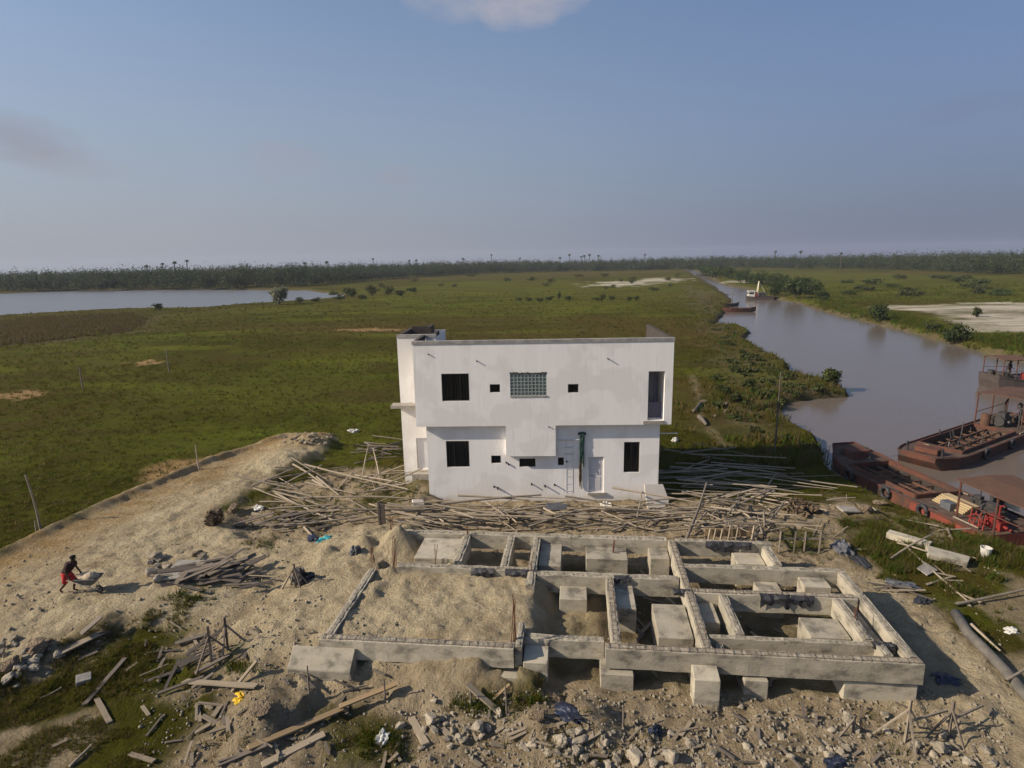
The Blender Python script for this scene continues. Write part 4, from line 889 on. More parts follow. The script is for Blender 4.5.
# ------------------------------------------------------------------ stones and lumps
def stone_mesh(seed, m=M['stone'], ang=True):
    b = MB(); r_ = random.Random(seed); b.blob((0,0,0), (1, r_.uniform(.65,.95), r_.uniform(.5,.75)), seed+3, .30, 3, 1.9)
    pl = [(Vector((r_.gauss(0,1), r_.gauss(0,1), r_.gauss(0,1))).normalized(), r_.uniform(.42,.8)) for _ in range(11)]; v2 = []
    for q in b.v:
        p = Vector(q)
        for n_, d_ in pl:
            e = p.dot(n_)-d_*(.75+.25*abs(n_.x))
            if e > 0: p = p-n_*e*.96
        p += Vector((mnoise.noise(p*5+Vector((seed,0,0))), mnoise.noise(p*5+Vector((0,seed,3))), mnoise.noise(p*5+Vector((7,0,seed)))))*(.035 if ang else .12); v2.append(tuple(p))
    b.v = v2
    me_o = b.build('stone', m); me = me_o.data; bpy.data.objects.remove(me_o); return me
STONES = [stone_mesh(k) for k in range(9)]
LUMPM = [stone_mesh(40+k, M['earth_lump'], False) for k in range(4)]
def stones(pts, rad, label, group, meshes=STONES, name='stone', cat='stone', sink=.25):
    for (x, y, z) in GN(pts):
        o = bpy.data.objects.new(name, rp.choice(meshes)); col.objects.link(o); r = rad[0]+(rad[1]-rad[0])*rp.random()**2.2
        o.location = (x, y, z+r*(.6-sink)); o.scale = (r, r, r*rp.uniform(.7,1.1)); o.rotation_euler = (rp.uniform(-.4,.4), rp.uniform(-.4,.4), rp.uniform(0,6.3)); tag(o, label, cat, group)
def gauss_pts(n, cx, cy, sx, sy, lim=(0,1023,430,780)):
    out = []
    while len(out) < n:
        x, y = rp.gauss(cx, sx), rp.gauss(cy, sy)
        if lim[0] <= x <= lim[1] and lim[2] <= y <= lim[3]: out.append((x, y))
    return out
stones(gauss_pts(70, 590, 750, 45, 12, (480,720,720,775)), (.05, .20), 'broken concrete stone in the rubble at the middle of the bottom edge', 'rubble stones at the bottom middle')
stones(gauss_pts(46, 460, 728, 35, 16, (380,520,695,768)), (.04, .17), 'broken stone among boards left of the bottom middle rubble', 'rubble stones near the fallen boards')
stones(gauss_pts(70, 800, 735, 60, 18, (690,900,700,772)), (.04, .17), 'broken stone before the right half of the foundation', 'rubble stones before the right foundation')
stones(gauss_pts(34, 940, 752, 22, 10, (895,1000,725,772)), (.04, .18), 'pale stone round the batter stakes at the bottom right', 'stones round the batter stakes')
stones(gauss_pts(44, 308, 440, 13, 3.2, (283,333,433,447)), (.10, .26), 'whitish broken stone on the rubble crown at the end of the sand road', 'white rubble at the road end')
stones(gauss_pts(14, 160, 566, 12, 8, (140,180,550,582)), (.15, .35), 'grey clod among the rubble left of the board heap', 'clods left of the board heap')
stones(gauss_pts(26, 20, 660, 22, 12, (0,60,640,690)), (.08, .25), 'grey stone by the brown lumps at the left edge', 'stones at the left edge')
for px, py, r, l in ((560, 744, .38, 'big flat pale stone in the bottom middle rubble'), (432, 722, .34, 'large grey stone behind the white sack'), (478, 730, .34, 'large angular stone right of the wide pale board'), (636, 760, .42, 'largest pale stone at the bottom edge'), (690, 747, .3, 'rounded stone right of the bottom middle rubble'), (940, 752, .36, 'longish pale stone between the batter stakes'),
                     (993, 765, .2, 'lone round stone in the bottom right corner'), (672, 761, .36, 'block-like pale stone beside the largest one'), (8, 682, .3, 'pale boulder at the left edge above the grass'), (58, 656, .26, 'pale boulder below the big brown lump')):
    stones([(px, py)], (r*.74, r*.74), l, None, sink=.15)
for px, py, r, l in ((40, 650, .85, 'largest brown lump of dried earth at the left edge of the sand'), (200, 556, .62, 'upright tan lump of earth above the board heap'), (12, 668, .6, 'low brown earth lump at the far left'), (105, 635, .35, 'small rounded lump behind the tilted dark board'), (80, 646, .3, 'small earth lump beside the low broad board'),
                     (240, 528, .6, 'dark earth lump at the foot of the road'), (232, 512, .75, 'ochre earth lump beside the broken boards'), (558, 703, .42, 'clotted cement lump in front of the pile cap'), (540, 718, .38, 'tan dirt lump beside the clotted cement'), (260, 712, .55, 'pale cement lump right of the yellow scrap'), (865, 512, .7, 'grey dirt heap on the bank below the red barge'), (880, 505, .6, 'low grey dirt heap nearest the barge side')):
    stones([(px, py)], (r*.62, r*.62), l, None, LUMPM, 'earth_lump', 'earth lump', .3)
# dry brown bush on the road edge
# gravel and crumbs nobody could count
def crumbs():
    vs, fs = [], []; regs = ((1500, (400,720), (690,770), .05), (1500, (690,1010), (695,770), .045), (1100, (140,400), (620,768), .04), (350, (380,860), (505,545), .06), (450, (605,900), (560,650), .06), (300, (860,1010), (520,700), .05), (250, (230,340), (500,545), .05), (500, (0,330), (545,650), .05))
    for n, (x0, x1), (y0, y1), s_ in regs:
        pts = [(rp.uniform(x0, x1), rp.uniform(y0, y1)) for _ in range(n)]
        for x, y, z in GN(pts, 3):
            r = s_*(.4+rp.random()**3*1.6); k = len(vs)
            base = [Vector((rp.uniform(.6,1.2)*a, rp.uniform(.6,1.2)*b_, rp.uniform(.6,1.1)*c_)) for a, b_, c_ in ((1,0,-.1),(0,1,0),(-1,0,.1),(0,-1,0),(.1,0,1),(0,.1,-.6))]
            vs += [(x+q.x*r, y+q.y*r, z+r*.3+q.z*r*.7) for q in base]
            fs += [tuple(k+i for i in f) for f in ((0,1,4),(1,2,4),(2,3,4),(3,0,4),(1,0,5),(2,1,5),(3,2,5),(0,3,5))]
    b = MB(); b.add(vs, fs); o = b.build('rubble', M['stone']); o['kind'] = 'stuff'
crumbs()
pts = [fw(rp.uniform(-8.4, -.5), rp.uniform(.4, 6.9)) for _ in range(60)]; hh_ = height(np.array([p[0] for p in pts]), np.array([p[1] for p in pts]))
for (x, y), z in zip(pts, hh_):
    a = R(rp.uniform(0, 180)); L_ = rp.uniform(.2, .9)
    plank((x-math.cos(a)*L_/2, y-math.sin(a)*L_/2, z+.04), (x+math.cos(a)*L_/2, y+math.sin(a)*L_/2, z+.04+rp.uniform(0,.25)), rp.uniform(.05,.14), .03, BOARDSD if rp.random() < .6 else BOARDS, 'waste board dropped on the muddy floor inside the foundation grid', 'waste boards inside the foundation')
# ------------------------------------------------------------------ bags, cloths, bucket, pipe
def crumple(px, py, sz, m, label, name, cat, seed, lift=.3):
    g = GN([(px, py)])[0]; b = MB(); b.blob((0,0,0), sz, seed, .55, 3, 2.3); o = b.build(name, m); o.location = (g[0], g[1], g[2]+sz[2]*lift); o.rotation_euler.z = seed; return tag(o, label, cat)
crumple(240, 698, (.26,.17,.09), M['yellow'], 'bright yellow plastic scrap on the dirt', 'plastic_scrap', 'scrap', 2)
crumple(945, 680, (.40,.26,.12), M['tarp_blue'], 'dark blue plastic heap in the foundation shadow on the sand track', 'plastic_heap', 'plastic', 3)
crumple(325, 541, (.32,.2,.16), M['turquoise'], 'turquoise cloth behind the sand mound', 'cloth', 'cloth', 4)
crumple(312, 541, (.5,.25,.14), M['tarp_blue'], 'dark plastic beside the turquoise cloth', 'plastic_heap', 'plastic', 5)
crumple(302, 582, (.40,.3,.38), M['plastic_black'], 'black sack among stakes left of the sand filled bay', 'sack', 'sack', 6)
crumple(356, 553, (.24,.2,.22), M['tarp_grey'], 'grey bag on the sand mound', 'bag', 'bag', 7)
crumple(842, 551, (.42,.35,.28), M['tarp_grey'], 'shiny grey plastic bundle at the back right corner of the foundation', 'plastic_heap', 'plastic', 8)
crumple(900, 585, (.5,.3,.1), M['tarp_grey'], 'flat grey sheeting in the weeds right of the foundation', 'plastic_heap', 'plastic', 9)
crumple(922, 602, (.4,.2,.1), M['plastic_black'], 'black sheeting by the weeds below the broken slab', 'plastic_heap', 'plastic', 10)
crumple(860, 562, (.6,.25,.1), M['plastic_black'], 'black sheeting behind the corner of the foundation', 'plastic_heap', 'plastic', 11)
crumple(570, 715, (.45,.25,.12), M['tarp_blue'], 'dark plastic beside the clotted cement lump', 'plastic_heap', 'plastic', 12)
crumple(655, 734, (.2,.16,.18), M['tarp_blue'], 'dark blue bag among the stones in the bottom middle', 'bag', 'bag', 13)
crumple(383, 740, (.22,.17,.14), M['white_plastic'], 'white sack in the foreground dirt', 'sack', 'sack', 14)
crumple(540, 745, (.24,.2,.14), M['white_plastic'], 'small white sack by the big flat stone', 'sack', 'sack', 15) if False else None
crumple(1011, 632, (.2,.16,.1), M['white_plastic'], 'white scrap in the weeds at the right edge', 'plastic_scrap', 'scrap', 16)
crumple(430, 524, (.3,.2,.2), M['sandy'], 'tan sack at the left end of the long pole pile', 'sack', 'sack', 17)
crumple(606, 507, (.3,.2,.16), M['white_plastic'], 'white crumpled sack on the pile below the door', 'sack', 'sack', 18)
crumple(354, 432, (.35,.25,.18), M['white_plastic'], 'white scrap in the grass above the dark pole stack', 'plastic_scrap', 'scrap', 19)
crumple(675, 441, (.3,.2,.2), M['white_plastic'], 'white scrap in the grass just right of the house', 'plastic_scrap', 'scrap', 20)
crumple(258, 508, (.35,.25,.1), M['white_plastic'], 'pale scrap beside the ochre earth lump', 'plastic_scrap', 'scrap', 21)
crumple(835, 765, (.25,.2,.12), M['tarp_blue'], 'blue bag at the bottom edge right of centre', 'bag', 'bag', 22)
g = GN([(985, 557)])[0]; t = empty('bucket', g, .3, 'white plastic bucket standing in the weeds near the barge', 'bucket')
b = MB(); n = 16
prof = [(.17, 0), (.21, .42), (.225, .42), (.225, .45), (.195, .45), (.165, .04)]
for r, z in prof: b.v += [(r*math.cos(2*math.pi*k/n), r*math.sin(2*math.pi*k/n), z) for k in range(n)]
b.f = [(i*n+k, i*n+(k+1)%n, (i+1)*n+(k+1)%n, (i+1)*n+k) for i in range(5) for k in range(n)]+[tuple(range(n-1,-1,-1)), tuple(5*n+k for k in range(n))]
b.build('pail', M['white_plastic'], t)
b = MB(); b.path([(.21*math.cos(a), .0, .40-.16*math.sin(a)*0-.0+.2*math.sin(a)) for a in np.linspace(0, math.pi, 10)], .008, 5); b.build('handle', M['machine'], t)
P = GN([(955,617),(968,638),(985,655),(1005,676),(1022,696),(1060,740)]); b = MB(); b.path([(p[0], p[1], p[2]+.16) for p in P], .17, 12)
tag(b.build('dredge_pipe', M['pipe'], None, True), 'long dull grey dredge pipe lying along the sand track on the right', 'pipe')
# wooden bench logs on the bank path, a small canoe drawn up by the path
for a, b_, l in (((694,413),(701,404),'dark log lying beside the footpath right of the house'), ((699,418),(706,426),'grey log lying lower along the footpath')):
    gpole(a, b_, .2, l, .1, .1, POLESD)
stones(gauss_pts(6, 720, 412, 14, 5, (700,745,400,430)), (.2, .4), 'muddy clod on the brown creek bank', 'clods on the creek bank', LUMPM, 'earth_lump', 'earth lump')
# ------------------------------------------------------------------ barges
def barge(name, pos, ang, L_, W_, h, bow, mats, label, hold=(.2, .7), trusses=6, rake=1.2, seed=1, cat='barge', red_from=None, rise=.35):
    """steel barge: x runs from the bow (0) to the stern (L_); open hold, side decks, stern deck. z=0 is the waterline"""
    t = empty(name, (pos[0], pos[1], WZ), ang, label, cat)
    hull, deck, holdm = mats; rr = random.Random(seed)
    xs = [0, .25, .7, 1.4, 2.4]+list(np.linspace(3.4, L_, 9))
    def hw(x): return W_/2*(min(1, (bow+(1-bow)*math.sin(min(1, x/2.6)*math.pi/2))))
    def zt(x): return h+rise*max(0, 1-x/3.6)**2
    def zb(x): return -.5 if x > rake else -.5+(h*.75+.5)*(1-x/rake)**1.4
    x0, x1 = L_*hold[0], L_*hold[1]; xs = sorted(set(xs+[x0, x1]))
    def section(mb, ax, bx, m):
        pass
    def skin(a, b_, m, nm):
        sx = [x for x in xs if a-1e-6 <= x <= b_+1e-6]; b = MB(); vs = []
        for x in sx: w_ = hw(x); vs += [(x, -w_, zb(x)), (x, -w_*1.0, zt(x)), (x, w_, zt(x)), (x, w_, zb(x))]
        fs = []
        for i in range(len(sx)-1):
            k = i*4; fs += [(k, k+4, k+5, k+1), (k+2, k+6, k+7, k+3), (k+3, k+7, k+4, k)]
        if a < .01: fs.append((0, 1, 2, 3))
        if b_ > L_-.01: k = (len(sx)-1)*4; fs.append((k+3, k+2, k+1, k))
        b.add(vs, [tuple(reversed(f)) for f in fs]); return b.build(nm, m, t)
    if red_from:
        rf = min(xs, key=lambda q: abs(q-red_from*L_)); skin(0, rf, hull, 'hull'); skin(rf, L_, M['red_hull'], 'stern_hull')
    else: skin(0, L_, hull, 'hull')
    # rubbing strake and plate seams
    b = MB()
    for sgn in (-1, 1):
        for a, c_ in zip(xs[:-1], xs[1:]): b.bar((a, sgn*(hw(a)+.03), zt(a)-.06), (c_, sgn*(hw(c_)+.03), zt(c_)-.06), .09)
    b.bar((.02, -hw(0), zt(0)-.06), (.02, hw(0), zt(0)-.06), .09); b.build('gunwale', hull, t)
    b = MB(); sd = W_*.13
    def dz(x): return zt(x)-.10
    def strip(a, c_, f0, f1):
        sx = [x for x in xs if a-1e-6 <= x <= c_+1e-6]
        vs = []
        for x in sx: vs += [(x, f0(x), dz(x)), (x, f1(x), dz(x))]
        b.add(vs, [(i*2, i*2+2, i*2+3, i*2+1) for i in range(len(sx)-1)])
    strip(0, x0, lambda x: -hw(x)+.01, lambda x: hw(x)-.01); strip(x1, L_, lambda x: -hw(x)+.01, lambda x: hw(x)-.01)
    strip(x0, x1, lambda x: -hw(x)+.01, lambda x: -hw(x)+sd); strip(x0, x1, lambda x: hw(x)-sd, lambda x: hw(x)-.01); b.build('deck', deck, t)
    b = MB(); wi = W_/2-sd; zf = -.25
    b.add([(x0,-wi,zf),(x1,-wi,zf),(x1,wi,zf),(x0,wi,zf),(x0,-wi,h-.1),(x1,-wi,h-.1),(x1,wi,h-.1),(x0,wi,h-.1)], [(0,1,2,3),(0,4,5,1),(2,6,7,3),(3,7,4,0),(1,5,6,2)]); b.build('hold', holdm, t)
    b = MB()
    for p, q in (((x0,-wi),(x1,-wi)), ((x1,-wi),(x1,wi)), ((x1,wi),(x0,wi)), ((x0,wi),(x0,-wi))): b.bar((*p, h+.02), (*q, h+.02), .08, .26)
    b.build('coaming', hull, t)
    b = MB()
    for k in range(trusses+1):
        x = x0+(x1-x0)*k/trusses
        if 0 < k < trusses: b.bar((x,-wi,h-.25), (x,wi,h-.25), .09)
        if k < trusses:
            xn = x0+(x1-x0)*(k+1)/trusses
            b.bar((x,-wi*.3,h-.1), (xn, wi*.3 if k%2 else -wi*.3,h-.2), .06); b.bar((x,wi*.35,.1), (xn,wi*.3,h-.15), .06)
    b.bar((x0+.2,wi*.32,h-.12), (x1-.1,wi*.32,h-.12), .1); b.bar((x0+.2,-wi*.32,h-.14), (x1-.1,-wi*.32,h-.14), .08)
    b.build('truss', M['roof_rust'], t)
    b = MB(); b.box((.9,-hw(.9)*.55,h+.05), (1.8,hw(.9)*.4,h+.3+rise*.5)); b.build('bow_box', hull, t, bevel=.03)
    b = MB()
    for sgn in (-1, 1): b.tube((1.0,sgn*hw(1.0)*.7,h), (1.0,sgn*hw(1.0)*.7,h+.6), .07); b.tube((.85,sgn*hw(1.0)*.7,h+.45), (1.15,sgn*hw(1.0)*.7,h+.45), .05)
    b.build('bollard', M['machine'], t)
    return t, h
def canopy(t, x0, x1, y0, y1, z0, hh, m=None, slope=.0, post_m=None):
    b = MB(); n = 9; vs = []; rr = random.Random(int(x0*10))
    for i in range(n):
        x = x0-.15+(x1-x0+.3)*i/(n-1)
        for j, y in enumerate((y0-.2, (y0+y1)/2, y1+.2)): vs.append((x, y, z0+hh+(.12 if j == 1 else 0)+slope*(i/(n-1))+rr.uniform(-.03,.03)))
    fs = [(i*3+j, (i+1)*3+j, (i+1)*3+j+1, i*3+j+1) for i in range(n-1) for j in range(2)]
    vs2 = [(a, c_, d-.04) for a, c_, d in vs]; k = len(vs)
    rim = [i*3 for i in range(n)]+[(n-1)*3+1]+[i*3+2 for i in range(n-1,-1,-1)]+[1]
    b.add(vs+vs2, fs+[tuple(q+k for q in reversed(f)) for f in fs]+[(rim[(i+1)%len(rim)], rim[i], rim[i]+k, rim[(i+1)%len(rim)]+k) for i in range(len(rim))]); b.build('canopy_roof', m or M['roof_rust'], t)
    for x in (x0, (x0+x1)/2, x1):
        for y in (y0, y1): b = MB(); b.tube((x, y, z0-.08), (x, y, z0+hh-.02+slope*(x-x0)/(x1-x0)), .05); b.build('canopy_post', post_m or M['rust'], t)
    b = MB()
    for y in (y0, y1):
        for za, zb, w_ in ((hh-.07, hh-.07+slope, .06), (.95, .95, .04)): b = MB(); b.bar((x0, y, z0+za), (x1, y, z0+zb), w_); b.build('rail', post_m or M['rust'], t)
def engine(t, x, y, z, s=1.0, m=None, seed=1):
    b = MB(); b.box((x-.5*s,y-.28*s,z), (x+.5*s,y+.28*s,z+.55*s)); b.box((x-.35*s,y-.2*s,z+.55*s), (x+.3*s,y+.2*s,z+.85*s)); b.tube((x-.5*s,y,z+.35*s), (x-.62*s,y,z+.35*s), .3*s, n=14)
    b.tube((x+.1*s,y,z+.8*s), (x+.1*s,y,z+1.5*s), .05*s); b.tube((x+.1*s,y,z+1.45*s), (x+.35*s,y,z+1.6*s), .05*s); b.tube((x+.5*s,y,z+.3*s), (x+1.0*s,y,z+.25*s), .09*s)
    b.tube((x-.2*s,y-.28*s,z+.3*s), (x-.2*s,y-.45*s,z+.3*s), .12*s, n=10); b.build('engine', m or M['machine'], t)
def drum(t, x, y, z, r, h, m): b = MB(); b.path([(x,y,z),(x,y,z+h*.3),(x,y,z+h*.32),(x,y,z+h*.66),(x,y,z+h*.68),(x,y,z+h)], [r,r,r*1.05,r*1.05,r,r], 14); b.build('drum', m, t)
# nearest barge, bow up the creek, stern to the right
ax = Vector((1.8, -12.4)); a1 = math.atan2(ax.y, ax.x)
b1, h1 = barge('barge', (22.2, 38.6), a1, 12.4, 3.7, .68, .4, (M['rust'], M['deck'], M['hold']), 'long rusty barge with open black hold and faded red stern against the near bank', (.2, .62), 6, 1.4, 2, red_from=.64, rise=.7)
canopy(b1, 10.3, 14.3, -1.4, 1.45, .62, 2.0)
engine(b1, 10.6, .4, .58, .9); engine(b1, 11.6, -.5, .58, .8, M['red_paint']); engine(b1, 9.0, 1.2, .58, .6); drum(b1, 10.0, 1.15, .58, .28, .85, M['machine'])
b = MB()
for k in range(5): b.box((8.1+k*.03, -.72+k*.09, .60+k*.085), (10.0+k*.02, -.66+k*.09+.42, .675+k*.085))
o = b.build('board_stack', M['tan_board']); o.matrix_world = Matrix.Translation((22.2, 38.6, WZ)) @ Matrix.Rotation(a1, 4, 'Z') @ Matrix.Translation((0, 0, .0)); tag(o, 'stack of clean yellowish boards on the red stern of the nearest barge', 'board stack')
b = MB()
for k in range(4): b.tube((11.0+k*.25, -1.4, .6), (10.9+k*.25, -1.2, 1.35), .035)
b.bar((10.9,-1.4,1.0), (11.9,-1.4,1.05), .06); b.path([(11.4+.3*math.cos(q), -1.45, 1.0+.3*math.sin(q)) for q in np.linspace(0, 6.28, 15)], .035, 5); b.build('red_frame', M['red_paint'], b1)
b = MB(); b.box((9.7,1.38,1.0), (11.0,1.41,2.0)); b.build('side_sheet', M['white_plastic'], b1)
# deck gear: tyre fenders, a coil of rope, pipes and boxes left lying about
def gear(t, L_, W_, h, seed, bow=.5):
    rr = random.Random(seed)
    for k in range(3):
        x = L_*(.28+.22*k)+rr.uniform(-.3,.3); b = MB(); b.path([(x+.30*math.cos(q), -W_/2-.13, h-.28+.30*math.sin(q)) for q in np.linspace(0, 2*math.pi, 15)], .10, 7); b.build('tyre_fender', M['plastic_black'], t, True)
    b = MB(); b.path([(L_*.13+(.16+.05*(i%12)/12)*math.cos(i*.6), .5+(.16+.05*(i%12)/12)*math.sin(i*.6), h-.06+.008*i) for i in range(36)], .025, 5); b.build('rope_coil', M['tan_board'], t, True)
    for k in range(4):
        x = L_*rr.uniform(.66,.97); y = rr.uniform(-.4,.4)*W_; b = MB(); s_ = rr.uniform(.15,.32); b.box((x-s_,y-s_*.7,h-.1), (x+s_,y+s_*.7,h-.1+s_*rr.uniform(.8,1.8))); b.build('deck_box', rr.choice([M['deck'], M['machine'], M['plank'], M['tarp_grey']]), t, bevel=.015)
    for k in range(5):
        x = L_*rr.uniform(.25,.9); y = rr.choice([-1,1])*W_*rr.uniform(.39,.46); a = rr.uniform(-.15,.15); b = MB(); b.tube((x,y,h-.04), (x+1.4*math.cos(a), y+.25*math.sin(a), h-.04+rr.uniform(0,.1)), .04); b.build('loose_pipe', rr.choice([M['rust'], M['machine'], M['wood']]), t)
gear(b1, 12.4, 3.7, .68, 3)
# second barge lying behind it
a2 = math.atan2(.515, .857); p2 = (26.3, 37.3)
b2, h2 = barge('barge', p2, a2, 18, 3.6, .75, .62, (M['rust'], M['deck'], M['deck']), 'second rusty barge with blunt sandy bow and machinery under a roof, behind the nearest', (.17, .62), 7, 1.2, 5, rise=.2)
canopy(b2, 11.9, 17.5, -1.4, 1.5, .7, 2.45, slope=-.25)
engine(b2, 13.2, .2, .65, 1.25); engine(b2, 15.2, -.4, .65, 1.1); drum(b2, 12.1, .9, .65, .3, .95, M['roof_rust'])
b = MB(); b.tube((12.9,-.9,.65), (13.0,-.9,2.4), .06); b.box((12.75,-1.1,2.2), (13.15,-.7,2.55)); b.path([(13.0,-.9,2.45),(12.7,-.9,2.7),(12.4,-.85,2.6)], .06, 6); b.build('pump_stand', M['machine'], b2)
rr = random.Random(4); b = MB()
for k in range(18):
    x = rr.uniform(4.2, 10.2); y = rr.uniform(-1.2, 1.2); b.bar((x, y, .0), (x+rr.uniform(-1,1), y+rr.uniform(-.6,.6), rr.uniform(.6,1.35)), .06)
b.bar((3.8,0,.35),(10.6,.1,.35),.12); b.build('scrap_frame', M['machine'], b2)
b = MB(); b.blob((7.5, 0, -.25), (3.4, 1.15, .62), 8, .25, 3, 1.6); b.build('sand_load', M['deck'], b2)
gear(b2, 18, 3.6, .75, 6)
# third one further out with a crew member
a3 = R(-4); p3 = (48.7, 60.0)
b3, h3 = barge('barge', p3, a3, 15, 3.6, 1.15, .8, (M['dark_hull'], M['dark_hull'], M['hold']), 'dark flat barge with rusty awning in the creek near the right edge', (.45, .8), 4, .4, 6)
canopy(b3, .35, 2.9, -1.4, 1.4, 1.05, 2.1); engine(b3, 1.0, -.7, 1.0, .9); engine(b3, 5.6, -.2, 1.0, .9); drum(b3, .6, .6, 1.0, .3, .8, M['machine']); drum(b3, 2.5, -1.2, 1.0, .26, .8, M['red_paint'])
b = MB()
for k in range(5): b.blob((2.9+k*.33, -.9, 1.2), (.25,.25,.22), k, .3, 2)
b.build('produce_sacks', M['orange_plank'], b3)
gear(b3, 15, 3.6, 1.15, 8)
# dredger and canoes far up the creek
def at3(px, py): return at(px, py, WZ)
d = at3(748, 299.5); t, _ = barge('dredger', (d[0]-1.0, d[1]-1), R(-12), 11, 4.6, 1.3, .85, (M['dark_hull'], M['deck'], M['hold']), 'white and cream dredger with a tall A-shaped boom far up the creek', (.5, .75), 3, .6, 7, cat='dredger')
b = MB(); b.box((.6,-1.9,1.3), (3.2,1.9,3.3)); b.box((.4,-2.1,3.3), (3.4,2.1,3.5)); b.build('cabin', M['white_plastic'], t)
b = MB(); b.box((.58,-1.5,2.3), (.62,1.5,2.95)); b.box((.9,-1.93,2.3), (2.8,-1.89,2.95)); b.build('window', M['glass'], t)
b = MB(); b.bar((4.2,-1.6,1.2), (4.9,-.1,7.2), .32); b.bar((4.2,1.6,1.2), (4.9,.1,7.2), .32); b.bar((4.5,-.8,4.2), (4.5,.8,4.2), .22); b.bar((4.9,0,7.1), (8.5,0,1.4), .18); b.build('boom', M['cream_paint'], t)
b = MB(); b.box((5.4,-1.2,1.2), (7.6,1.3,2.8)); b.tube((8.2,.8,1.2), (8.2,.8,4.2), .15); b.build('machinery', M['machine'], t)
b = MB(); b.box((3.4,-1.9,1.25), (4.4,-.9,2.4)); b.build('tank', M['red_paint'], t); t.scale = (.72, .72, .8)
def canoe(px, py, L_, ang, m, label, hull_h=.55, w_=1.1):
    d = at3(px, py); t = empty('canoe', (d[0], d[1], WZ), ang, label, 'canoe'); b = MB(); n = 9; vs = []
    for i in range(n):
        s_ = i/(n-1)*2-1; ww = w_/2*(1-abs(s_)**2.4*.93); zt = hull_h+.35*s_**4; x = s_*L_/2
        vs += [(x,-ww,zt),(x,-ww*.6,-.15+.35*s_**4),(x,ww*.6,-.15+.35*s_**4),(x,ww,zt),(x,ww*.85,zt),(x,ww*.5,.05+.35*s_**4),(x,-ww*.5,.05+.35*s_**4),(x,-ww*.85,zt)]
    fs = [(i*8+k, (i+1)*8+k, (i+1)*8+(k+1)%8, i*8+(k+1)%8) for i in range(n-1) for k in range(8)]; fs += [tuple(range(7,-1,-1)), tuple((n-1)*8+k for k in range(8))]
    b.add(vs, fs); b.build('hull', m, t)
    for x in (-.25, .05, .3): b = MB(); b.box((x*L_-.12,-w_*.46,hull_h-.12), (x*L_+.12,w_*.46,hull_h-.06)); b.build('thwart', M['plank_dark'], t)
    return t
canoe(739, 312, 8.0, R(-8), M['rust'], 'long rusty red boat moored at the left bank far up the creek', 1.0, 2.0)
canoe(730, 306.5, 6.0, R(20), M['dark_hull'], 'dark boat with a mast tucked into the left bank above the red boat', .8, 1.5)
k = canoe(775, 299, 7.0, R(-5), M['dark_hull'], 'low dark boat moored to the right of the dredger', .7, 1.6)
canoe(702, 276, 8.0, R(-15), M['dark_hull'], 'farthest dark boat where the creek narrows', 1.0, 2.0)
canoe(740, 300.5, 5.0, R(70), M['dark_hull'], 'small dark boat off the bank left of the dredger', .7, 1.3) if False else None
tg = at3(731, 306); b = MB(); b.tube((tg[0], tg[1], WZ+.3), (tg[0]+.3, tg[1], WZ+4.6), .09); b.bar((tg[0]-.9, tg[1], WZ+3.2), (tg[0]+1.2, tg[1], WZ+3.4), .08); tag(b.build('mooring_mast', M['wood_dark']), 'thin mast with a crosspiece standing at the dark boat by the left bank', 'mast')

# ------------------------------------------------------------------ people
def person(root, J, E, rad, mats, clothes, head, face_dir, hands=None):
    """skin one continuous body over a posed skeleton; J joints, E edges, rad radii per joint"""
    names = list(J); me = bpy.data.meshes.new('body'); me.from_pydata([J[k] for k in names], [(names.index(a), names.index(b_)) for a, b_ in E], [])
    o = bpy.data.objects.new('body', me); col.objects.link(o)
    md = o.modifiers.new('skin', 'SKIN'); md.use_smooth_shade = True; sub = o.modifiers.new('sub', 'SUBSURF'); sub.levels = sub.render_levels = 2
    for i, k in enumerate(names):
        me.skin_vertices[0].data[i].radius = rad[k] if isinstance(rad[k], tuple) else (rad[k], rad[k]); me.skin_vertices[0].data[i].use_root = (k == 'pelvis')
    bpy.context.view_layer.update(); dg = bpy.context.evaluated_depsgraph_get(); me2 = bpy.data.meshes.new_from_object(o.evaluated_get(dg)); bpy.data.objects.remove(o)
    me2.materials.clear()
    for m_ in mats: me2.materials.append(m_)
    b = bpy.data.objects.new('body', me2); col.objects.link(b); b.parent = root
    for p in me2.polygons: p.use_smooth = True
    return b
def limb_tube(name, pts, rad, m, root, n=12): b = MB(); b.path(pts, rad, n); return b.build(name, m, root, True)
